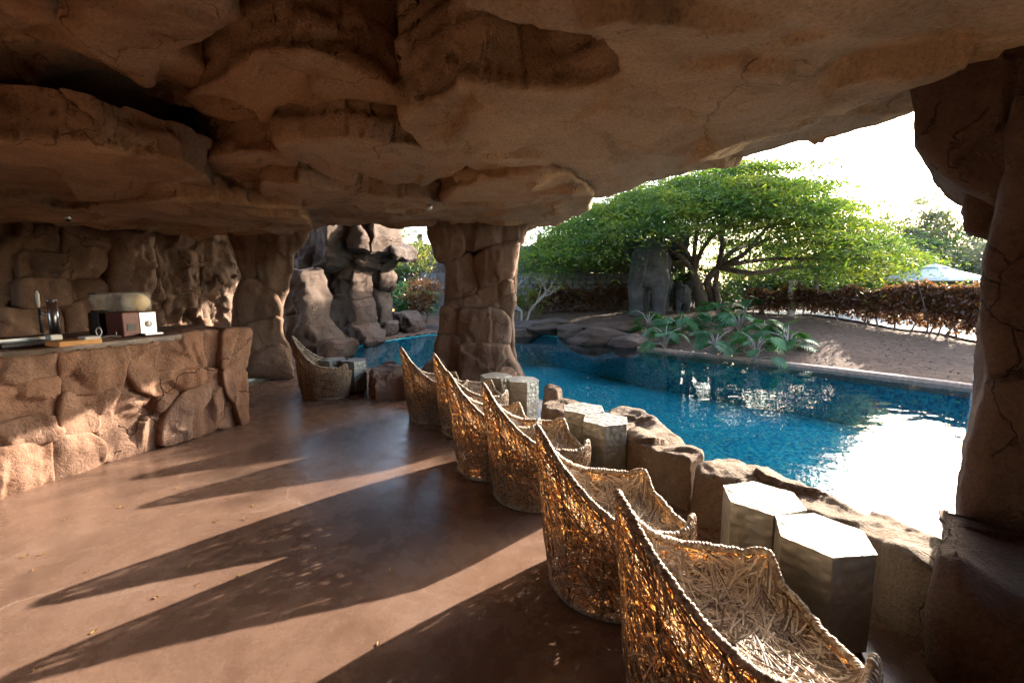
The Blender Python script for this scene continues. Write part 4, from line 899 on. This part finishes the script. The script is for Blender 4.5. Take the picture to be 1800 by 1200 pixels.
# ------------------------------------------------------------------ umbrella tree
rg = np.random.default_rng(42)
TB = D((1238, 548), 18.6); TB[2] = gz(TB[0], TB[1])
ut = thing('umbrella_tree', tuple(TB), 'wide flat crowned green umbrella tree above the elephant statues', 'tree')
topc = np.array([D(q, 18) for q in ((930, 452), (955, 425), (985, 398), (1030, 357), (1120, 325), (1230, 298), (1320, 302), (1400, 320), (1470, 352), (1530, 398), (1580, 440), (1612, 468))])
botc = np.array([D(q, 18) for q in ((930, 456), (985, 462), (1060, 470), (1150, 425), (1250, 408), (1330, 420), (1420, 446), (1490, 470), (1560, 478), (1612, 472))])
tx = lambda x: np.interp(x, topc[:, 0], topc[:, 2]); bx_ = lambda x: np.interp(x, botc[:, 0], botc[:, 2])
x0, x1 = topc[0, 0], topc[-1, 0]; xc = TB[0]+.3; RY = 6.2
pads = []
while len(pads) < 1250:
    x = rg.uniform(x0, x1); y = rg.uniform(-1, 1); half = x1-xc if x > xc else xc-x0
    rr = ((x-xc)/half)**2+y*y
    if rr > 1: continue
    fy = math.sqrt(max(0, 1-y*y)); edge = bx_(x0 if x < xc else x1)
    xe = xc+(x-xc)/max(fy, .25); xe = np.clip(xe, x0, x1)
    zt = tx(xe); zb = bx_(xe); zb = min(zb, zt-.15)
    fr__ = 1-.62*max(0, min(1, (-y+.35)/.5)); z = zt-(zt-zb)*(rg.random()**1.9)*.95*fr__-.1
    yy = 18.0+y*RY
    z = round((z+.05*x)/.58)*.58-.05*x+rg.normal()*.06
    if x > xc: x *= min(1, yy/18.0)**.9
    z = CAMZ+(z-CAMZ)*min(1, yy/18.0)**.9
    px_ = 900+FOC*x/(yy*_c-(z-CAMZ)*_s); py_ = 600-FOC*(yy*_s+(z-CAMZ)*_c)/(yy*_c-(z-CAMZ)*_s)
    if yy < 17.4 and 1070 < px_ < 1205 and py_ > 402: continue
    pads.append((x, yy, z))
pads = np.array(pads)
Cs = []
for x, y, z in pads:
    k = int(rg.integers(110, 230)); rad = rg.uniform(.30, .72)
    q = rg.normal(size=(k, 3))*np.array([rad*1.15, rad*1.15, .05]); q[:, 2] -= .22*(np.linalg.norm(q[:, :2], axis=1)/rad)**2*.35
    Cs.append(np.array([x, y, z])+q)
Cs = np.concatenate(Cs); V, F = leaf_quads(Cs, .15, rg, .5, .27)
world_child('crown', mesh_from('crown', V, F, L_UMB, False), ut)
a = Acc(); f0 = D((1218, 478), 18.4); f1 = D((1262, 470), 18.6); b2 = TB+np.array([.35, .1, 0])
a.tube(spline([TB-[0, 0, .2], TB+[-.15, 0, .35], D((1228, 510), 18.5), f0], 16), np.linspace(.30, .17, 16), 10)
a.tube(spline([b2-[0, 0, .2], D((1252, 520), 18.7), D((1243, 495), 18.6), f1], 16), np.linspace(.20, .13, 16), 9)
a.tube(spline([TB+[.15, -.15, -.2], D((1262, 535), 18.4), D((1258, 505), 18.4), f1], 14), np.linspace(.16, .09, 14), 8)
limbs = [[f0, (1205, 440), (1170, 415), (1110, 400), (1050, 400)], [f0, (1222, 430), (1225, 400), (1210, 365)], [f0, (1195, 450), (1160, 440), (1090, 430), (1010, 435)], [f0, (1240, 430), (1275, 400), (1330, 375)],
    [f1, (1290, 440), (1320, 430), (1380, 415), (1450, 410)], [f1, (1300, 462), (1360, 455), (1440, 455), (1530, 455)], [f1, (1270, 430), (1265, 395), (1280, 350)], [f1, (1310, 445), (1350, 400), (1420, 370)], [f0, (1190, 430), (1140, 385), (1090, 365)], [f1, (1325, 480), (1400, 470), (1500, 470), (1580, 468)]]
for i, lm in enumerate(limbs):
    P_ = [lm[0]]+[D(q, 18+(k+1)*rg.uniform(-1.0, 1.0)) for k, q in enumerate(lm[1:])]
    sp3 = spline(P_, 22); a.tube(sp3, np.linspace(.115, .03, 22), 7)
    for k in range(7, 22, 4):
        st_ = sp3[k]; dd = pads-st_; dist = np.linalg.norm(dd*np.array([1, 1, 1.5]), axis=1); near_ = np.argsort(dist)[rg.integers(3, 30, 2)]
        for j in near_: a.tube(spline([st_, (st_+pads[j])/2+rg.normal(size=3)*.12, pads[j]], 7), np.linspace(.03, .008, 7), 5)
world_child('trunk', a.mesh('trunk', M_BARK), ut)

# ------------------------------------------------------------------ stone wall with timber fence behind
WY = 21.5
def wallx(px): return D((px, 520), WY)[0]
sw = thing('stone_wall', (0, WY, 0), 'grey rubble stone wall behind the elephants and the garden', 'stone wall')
zt_ = 2.1; zb_ = .1; xs0, xs1 = wallx(560), wallx(1212)
bm = bmesh.new(); box(bm, ((xs0+xs1)/2, WY+.22, (zt_+zb_)/2), (xs1-xs0, .3, zt_-zb_)); world_child('wall_core', bm_mesh('wall_core', bm, M_MORTAR), sw)
def stone_mesh(wd, ht, rg):
    bm = bmesh.new(); k = 9; fr_, bk_ = [], []
    for i in range(k):
        a_ = i*2*math.pi/k+rg.uniform(-.2, .2); c_, s_ = math.cos(a_), math.sin(a_); e_ = .5*min(1/max(abs(c_), .01), 1/max(abs(s_), .01)); e_ = min(e_, .62)
        fr_.append(bm.verts.new((c_*e_*wd*.86, -.07-rg.uniform(0, .03), s_*e_*ht*.86))); bk_.append(bm.verts.new((c_*e_*wd, .02, s_*e_*ht)))
    bm.faces.new(fr_)
    for i in range(k): bm.faces.new((fr_[i], bk_[i], bk_[(i+1) % k], fr_[(i+1) % k]))
    bmesh.ops.recalc_face_normals(bm, faces=bm.faces)
    return bm_mesh('stone', bm, M_WSTONE, False)
rg = np.random.default_rng(8); sms = [stone_mesh(1, 1, rg) for _ in range(14)]
cnt = 0; z = .72
while z < zt_-.05:
    hgt = .27; x = wallx(650)
    while x < wallx(1215):
        wd = rg.uniform(.26, .52)
        vis = wallx(655) < x < wallx(765) or x > wallx(900)
        if vis and cnt < 300:
            o = link('stone', sms[int(rg.integers(14))], sw); o.location = (x+wd/2, WY+.07-WY, z+hgt/2+rg.uniform(-.03, .03)); o.scale = (wd*1.03, 1, hgt*rg.uniform(.95, 1.15)); o.rotation_euler.y = rg.uniform(-.12, .12); cnt += 1
        x += wd
    z += hgt
fe = thing('timber_fence', (0, WY+.3, 2.1), 'dark upright timber fence standing on the stone wall', 'fence')
plank = bmesh.new(); box(plank, (0, 0, .65), (.25, .05, 1.35), bev=.01); pm = bm_mesh('plank', plank, M_WOOD)
for k in range(int((xs1-xs0)/.23)):
    o = link('plank', pm, fe); o.location = (xs0+k*.23, rg.uniform(-.02, .02), rg.uniform(-.05, .04)); o.scale = (rg.uniform(.85, 1.05), 1, rg.uniform(.94, 1.05))
postm = bmesh.new(); lathe(postm, [(.085, 0), (.085, 1.45), (.03, 1.5)], 10); pom = bm_mesh('post', postm, M_WOOD)
for k in range(int((xs1-xs0)/1.15)):
    o = link('post', pom, fe); o.location = (xs0+k*1.15, -.09, 0)

# ------------------------------------------------------------------ hedges, shrubs, garden plants
def hedge(label, line, h, wdt, n, size, mats, seed, group=None, gap=0.0):
    rg = np.random.default_rng(seed); P_ = np.asarray(line, float); b = P_.mean(0); b3 = (b[0], b[1], gz(*b))
    t = thing('hedge', b3, label, 'hedge', group)
    s_ = rg.random(n); seg = s_*(len(P_)-1); i = np.minimum(seg.astype(int), len(P_)-2); f = (seg-i)[:, None]; c_ = P_[i]*(1-f)+P_[i+1]*f
    z0, _ = ground_z(c_[:, 0], c_[:, 1])
    top = h*(.86+.22*vnoise(np.c_[s_*22, s_*0, s_*0], seed)); a_ = rg.random(n)*math.pi; rr = np.sqrt(rg.random(n)*.6+.4)
    zz = z0+gap+(top-gap)*np.clip(.45+np.sin(a_)*rr*.55-.0+rg.normal(size=n)*.05-.35*(rg.random(n)<.35), 0.02, 1.08); off = np.cos(a_)*rr*wdt/2*(1+.2*rg.normal(size=n))
    C_ = np.c_[c_[:, 0]+rg.normal(size=n)*.05, c_[:, 1]+off, zz]
    V, F = leaf_quads(C_, size, rg, .1, .55); world_child('foliage', mesh_from('foliage', V, F, mats, False), t)
    a = Acc()
    for k in range(int(26)):
        q = rg.integers(n); b_ = np.array([c_[q, 0], c_[q, 1], z0[q]-.05]); a.tube(spline([b_, b_+rg.normal(size=3)*.08+[0, 0, h*.4], b_+rg.normal(size=3)*.18+[0, 0, h*.8]], 8), np.linspace(.025, .008, 8), 5)
    world_child('stems', a.mesh('stems', M_BARK), t, kind='stuff'); return t
gr_ = lambda px, y: tuple(D(px, y)[:2])
hedge('red and green croton hedge in front of the stone wall left of the adult elephant', [gr_((930, 540), 18.6), gr_((1010, 540), 18.9), gr_((1100, 540), 19.6)], 1.15, 1.0, 5200, .13, L_CROTON, 3, 'croton hedges')
hedge('low dark hedge between the two elephant statues and the stone wall', [gr_((1150, 540), 20.0), gr_((1290, 540), 20.2)], 1.0, 1.0, 2600, .12, L_DARK, 4, 'croton hedges')
hl = [G((1318, 560), .35)[:2], G((1420, 570), .3)[:2], G((1540, 588), .22)[:2], G((1640, 604), .16)[:2], G((1760, 628), .08)[:2]]
hedge('long dark red copperleaf hedge along the pale path at the right', hl, 1.12, 1.0, 17000, .11, L_CROTON, 5, 'croton hedges', gap=.12)
# pale path behind the long hedge
hp = np.array(hl); dirn = hp[-1]-hp[0]; dirn /= np.linalg.norm(dirn); nn = np.array([-dirn[1], dirn[0]]); nn = nn if nn[1] > 0 else -nn
path_c = spline(np.c_[np.vstack([hp[0]-dirn*1.0, hp, hp[-1]+dirn*5]), np.zeros(len(hp)+2)], 60)[:, :2]
rows = []
for o_ in np.linspace(.15, 3.4, 12): q = path_c+nn*o_; h_, _ = ground_z(q[:, 0], q[:, 1]); rows.append(np.c_[q, h_+.05])
V = np.concatenate(rows); K = 60; F = np.array([(j*K+i, j*K+i+1, (j+1)*K+i+1, (j+1)*K+i) for j in range(11) for i in range(K-1)])
link('garden_path', mesh_from('garden_path', V, F, M_PATH), kind='structure')

def lobed_leaf(rg, L_):
    """deeply cut philodendron blade, midrib along +x, drooping"""
    V = []; F = []; k = 8
    for i in range(k):
        t = i/(k-1); x = L_*t; wd = L_*.60*math.sin(math.pi*(.22+.70*t))**.8
        for s in (-1, 1):
            b = len(V); sw_ = .28*L_*(.3+t)
            V += [(x, 0, 0), (x+.12*L_, 0, 0), (x+sw_+.05*L_, s*wd, -.10*wd), (x+sw_*.45-.02*L_, s*wd*.6, .05*wd)]
            F.append((b, b+1, b+2, b+3) if s > 0 else (b+3, b+2, b+1, b))
    V = np.array(V); V[:, 2] -= .35*(V[:, 0]/L_)**2*L_; return V, np.array(F)
def philodendron(px, z, label, seed, n=16, L_=.42):
    rg = np.random.default_rng(seed); b = G(px, z); b[2] = gz(b[0], b[1]); t = thing('philodendron', tuple(b), label, 'philodendron', 'split leaf philodendrons on the mulch bank')
    a = Acc(); 
    for k in range(n):
        an = rg.random()*2*math.pi; rise = rg.uniform(.15, .6); out = rg.uniform(.08, .38); tip = np.array([math.cos(an)*out, math.sin(an)*out, rise])
        a.tube(spline([(0, 0, 0), tip*np.array([.35, .35, .75]), tip], 7), np.linspace(.014, .008, 7), 5)
        V, F = lobed_leaf(rg, L_*rg.uniform(.7, 1.25)); pit = rg.uniform(-.5, .35)
        M = Matrix.Rotation(an+rg.normal()*.3, 3, 'Z') @ Matrix.Rotation(pit, 3, 'Y') @ Matrix.Rotation(rg.normal()*.35, 3, 'X')
        link('leaf', mesh_from('leaf', V@np.array(M).T+tip, F, L_PHIL, False), t)
    link('stalks', a.mesh('stalks', M_BARKPALE), t); return t
for i, (px, z, lab) in enumerate([((1140, 574), .36, 'philodendron at the left end of the planting, by the bank boulders'), ((1195, 580), .38, 'philodendron in front of the baby elephant'), ((1262, 560), .46, 'tall philodendron against the umbrella tree trunk'), ((1300, 580), .42, 'dense philodendron right of the tree trunk'),
    ((1345, 592), .36, 'philodendron leaning over the bare mulch in front of the hedge end'), ((1385, 600), .32, 'rightmost low philodendron on the mulch bank'), ((1228, 578), .40, 'low philodendron between the two front plants and the trunk'), ((1310, 556), .48, 'upright philodendron behind the trunk at the hedge end'),
    ((1170, 588), .34, 'front philodendron nearest the pool coping, below the baby elephant'), ((1258, 594), .37, 'front philodendron nearest the pool coping, below the tree trunk'), ((1330, 605), .33, 'front philodendron nearest the pool coping, right of the trunk')]):
    philodendron(px, z, lab, 60+i, 20 if i < 4 else 16, .31 if i in (2, 3, 7) else .26)

# garden beyond the passage
def bush(label, px, y, rx, rz, mats, seed, n=3500, size=.14, name='shrub', group='shrubs beyond the passage', trunk=.05, z0=None):
    c = D(px, y); b = (c[0], y, gz(c[0], y)); return tree(name, label, b, [(c, (rx, rx, rz)), (c+np.array([.3*rx, 0, .3*rz]), (rx*.7, rx*.7, rz*.8)), (c+np.array([-.4*rx, 0, -.2*rz]), (rx*.7, rx*.7, rz*.7))], mats, 30, n, .2, size, group, 'shrub', trunk, seed)
bush('bright green leafy bush by the garden sign beyond the passage', (712, 528), 17.6, 1.0, .75, L_PHIL, 21)
bush('reddish croton bush with bare stems left of the central pillar', (744, 520), 16.6, .55, .7, L_CROTON, 22, 1500, .13)
bush('green bush glimpsed between the cap column and the slim column', (628, 520), 16.5, .9, 1.0, L_PHIL, 23)
bush('tall yellow leaved shrub in front of the stone wall beyond the passage', (722, 455), 19.0, 1.2, .8, L_YEL, 24, 1300, .16)
bush('loose yellow green shrub hanging over the fence behind the cap column', (665, 415), 19.5, 1.0, 1.0, L_YEL, 25, 1500, .16)
bush('dark green shrub at the far bank beside the pale branched shrub', (925, 530), 17.2, .5, .6, L_YEL, 26, 900, .12)
bush('low dark shrub under the timber fence right of the adult elephant', (1215, 490), 20.5, .7, .7, L_DARK, 27, 2000, .14)
bush('dark green shrub below the stone wall at the far left garden', (690, 500), 18.6, 1.2, .9, L_DARK, 28, 3000, .15)
# pale branched frangipani by the central pillar
rg = np.random.default_rng(31); b = D((912, 570), 15.6); b[2] = gz(b[0], b[1]); fp = thing('frangipani', tuple(b), 'bare pale branched frangipani right behind the central pillar', 'frangipani')
a = Acc(); tips_ = []
def grow(p_, d_, l_, r_, lev):
    q_ = p_+d_*l_; a.tube(spline([p_, (p_+q_)/2+rg.normal(size=3)*.03, q_], 6), np.linspace(r_, r_*.75, 6), 6)
    if lev == 0: tips_.append(q_); return
    for _ in range(2 if lev > 1 else 3):
        n_ = d_+rg.normal(size=3)*np.array([.5, .5, .25]); n_[2] = abs(n_[2])*.9+.15; n_ /= np.linalg.norm(n_); grow(q_, n_, l_*.8, r_*.7, lev-1)
for dx in (-.3, .1, .4): grow(b+np.array([dx*.5, 0, 0]), np.array([dx*.7, 0, .9]), .62, .05, 4)
world_child('branches', a.mesh('branches', M_BARKPALE), fp)
C_ = (np.array(tips_)[:, None]+rg.normal(size=(len(tips_), 4, 3))*.07).reshape(-1, 3); V, F = leaf_quads(C_, .16, rg, .3, .35); world_child('leaves', mesh_from('leaves', V, F, L_YEL, False), fp)
# palms
def palm(px, y, label, seed, n=13, L_=2.2):
    rg = np.random.default_rng(seed); c = D(px, y); b = np.array([c[0], y, gz(c[0], y)]); t = thing('palm_tree', tuple(b), label, 'palm tree', 'palms behind the fence')
    a = Acc(); a.tube(spline([b, (b+c)/2+[.1, 0, 0], c], 12), np.linspace(.18, .13, 12), 9); world_child('trunk', a.mesh('trunk', M_BARK), t)
    for k in range(n):
        an = k*2*math.pi/n+rg.normal()*.15; up = rg.uniform(.1, .9); s_ = np.linspace(0, 1, 22)
        mid_ = np.c_[np.cos(an)*s_*L_*.85, np.sin(an)*s_*L_*.85, L_*(up*s_-.95*s_**2*.9)]+c; lat = np.array([-math.sin(an), math.cos(an), 0]); fw = np.array([math.cos(an), math.sin(an), 0])
        V, F = [], []
        for i in range(2, 22):
            w_ = L_*.26*math.sin(math.pi*min(1, .12+s_[i]*.86))
            for sg in (-1, 1):
                p_ = mid_[i]; bq = len(V); V += [p_-fw*.02, p_+fw*.03, p_+lat*sg*w_+fw*w_*.6-np.array([0, 0, w_*.35])]; F.append((bq, bq+1, bq+2))
        world_child('frond', mesh_from('frond', np.array(V), np.array(F), L_PALM, False), t)
palm((948, 412), 24.0, 'palm tree rising behind the timber fence right of the central pillar', 5)
palm((738, 412), 25.0, 'palm tree behind the timber fence left of the central pillar', 6)
# trees at the back
for i, (px, y, rx, rz, mt, lab) in enumerate([((1330, 470), 27, 2.6, 1.9, L_DARK, 'dark bushy tree behind the umbrella tree trunk'), ((1430, 480), 26, 2.4, 1.6, L_DARK, 'dark green tree behind the dark thin post'), ((1520, 478), 27, 2.6, 1.7, L_DARK, 'dark green tree between the umbrella tree and the parasol'), ((1600, 470), 29, 2.8, 2.4, L_DARK, 'dark tree behind the white parasol'),
    ((1590, 395), 34, 2.6, 2.2, L_GREY, 'grey green feathery tree left of the pair in the right distance'), ((1680, 400), 33, 3.4, 2.9, L_GREY, 'tall grey green feathery tree above the parasol at the right'), ((1690, 480), 27, 3.0, 2.2, L_GREY, 'dense olive tree right of the parasol beside the dark corner pillar'), ((1800, 450), 28, 3.6, 3.4, L_GREY, 'olive tree mostly hidden behind the dark corner pillar')]):
    c = D(px, y); b = (c[0], y, gz(c[0], y)); tree('background_tree', lab, b, [(c, (rx, rx, rz)), (c+np.array([rx*.6, 0, -.3*rz]), (rx*.7, rx*.7, rz*.8)), (c+np.array([-rx*.6, .3, -.35*rz]), (rx*.7, rx*.7, rz*.8)), (c-np.array([0, 0, rz*.9]), (rx, rx, rz*.8))], mt, 130, 9000, .42, .24, 'trees behind the garden', 'tree', .18, 80+i)

# ------------------------------------------------------------------ parasol, posts, sign
def uppole(acc, x, y, z0, z1, r): acc.tube([(x, y, z0), (x, y, (z0+z1)/2), (x, y, z1)], r, 10)
c = D((1640, 489), 15.5); ap = D((1640, 467), 15.5); zr = c[2]; za = ap[2]+.02; g0 = gz(c[0], 15.5)
t = thing('parasol', (c[0], 15.5, g0), 'white garden parasol on a teak pole behind the long hedge', 'parasol')
bm = bmesh.new(); k = 8; rim_ = [bm.verts.new((1.42*math.cos(i*math.pi/4+.3), 1.42*math.sin(i*math.pi/4+.3), zr-g0)) for i in range(k)]; top_ = [bm.verts.new((.3*math.cos(i*math.pi/4+.3), .3*math.sin(i*math.pi/4+.3), za-g0-.08)) for i in range(k)]
val = [bm.verts.new((1.42*math.cos(i*math.pi/4+.3), 1.42*math.sin(i*math.pi/4+.3), zr-g0-.09)) for i in range(k)]
for i in range(k): bm.faces.new((rim_[i], rim_[(i+1) % k], top_[(i+1) % k], top_[i])); bm.faces.new((val[i], val[(i+1) % k], rim_[(i+1) % k], rim_[i]))
link('canopy', bm_mesh('canopy', bm, M_CANVAS), t)
bm = bmesh.new(); r1 = [bm.verts.new((.42*math.cos(i*math.pi/4+.3), .42*math.sin(i*math.pi/4+.3), za-g0-.085)) for i in range(k)]; apx = bm.verts.new((0, 0, za-g0+.05))
for i in range(k): bm.faces.new((r1[i], r1[(i+1) % k], apx))
link('vent_cap', bm_mesh('vent_cap', bm, M_CANVAS), t)
a = Acc(); uppole(a, 0, 0, 0, za-g0, .03); link('pole', a.mesh('pole', M_TEAK), t)
for i in range(k):
    an = i*math.pi/4+.3; a = Acc(); a.tube([(0, 0, za-g0-.06), (.7*math.cos(an), .7*math.sin(an), (za+zr)/2-g0-.05), (1.4*math.cos(an), 1.4*math.sin(an), zr-g0-.02)], .012, 5); link('rib', a.mesh('rib', M_TEAK), t)
def post(px_b, px_t, y, wd, m, label, cat='post', name='garden_post'):
    b = D(px_b, y); tp_ = D(px_t, y); t = thing(name, (b[0], y, gz(b[0], y)), label, cat, 'garden posts'); hgt = tp_[2]-gz(b[0], y)
    bx('shaft', (0, 0, hgt/2), (wd, wd, hgt), m, t, .01, .3); bx('cap', (0, 0, hgt+.012), (wd*1.12, wd*1.12, .024), m, t, .004, .3)
post((1391, 540), (1391, 494), 14.6, .17, M_POST, 'short pale wooden post at the left end of the long hedge')
post((1432, 540), (1432, 466), 16.4, .13, M_WOOD, 'taller dark wooden post behind the long hedge')
post((1713, 690), (1713, 488), 7.0, .07, M_WHITE, 'thin white post at the far pool edge touching the dark corner pillar')
b = D((668, 545), 16.4); t = thing('garden_sign', (b[0], 16.4, gz(b[0], 16.4)), 'small blank white sign plate on a stake beyond the passage', 'sign'); z_ = D((668, 534), 16.4)[2]-t.location.z
bx('plate', (0, 0, z_), (.26, .02, .15), M_WHITE, t); bx('stake', (.02, .025, z_/2), (.03, .03, z_), M_POST, t)
b = D((676, 520), 17.2); t = thing('lamp_post', (b[0], 17.2, gz(b[0], 17.2)), 'slim grey lamp post behind the small white garden sign', 'lamp post'); z_ = D((676, 485), 17.2)[2]-t.location.z
lath('shaft', [(.05, 0), (.035, .1), (.03, z_)], M_POST, t); lath('head', [(.06, z_), (.07, z_+.08), (.02, z_+.12)], M_STEEL, t)
em, ent, ep_ = mat('lit lamp'); ep_.inputs['Emission Color'].default_value = (1, .55, .12, 1); ep_.inputs['Emission Strength'].default_value = 4
b = D((690, 547), 16.2); t = thing('garden_lamp', (b[0], 16.2, gz(b[0], 16.2)), 'small lit orange garden lamp near the white sign', 'garden lamp'); z_ = max(.12, D((690, 547), 16.2)[2]-t.location.z)
lath('stake', [(.015, 0), (.015, z_)], M_BLACK, t); lath('lens', [(.03, z_), (.05, z_+.04), (.03, z_+.09)], em, t); lath('hood', [(.07, z_+.09), (.02, z_+.13)], M_BLACK, t)
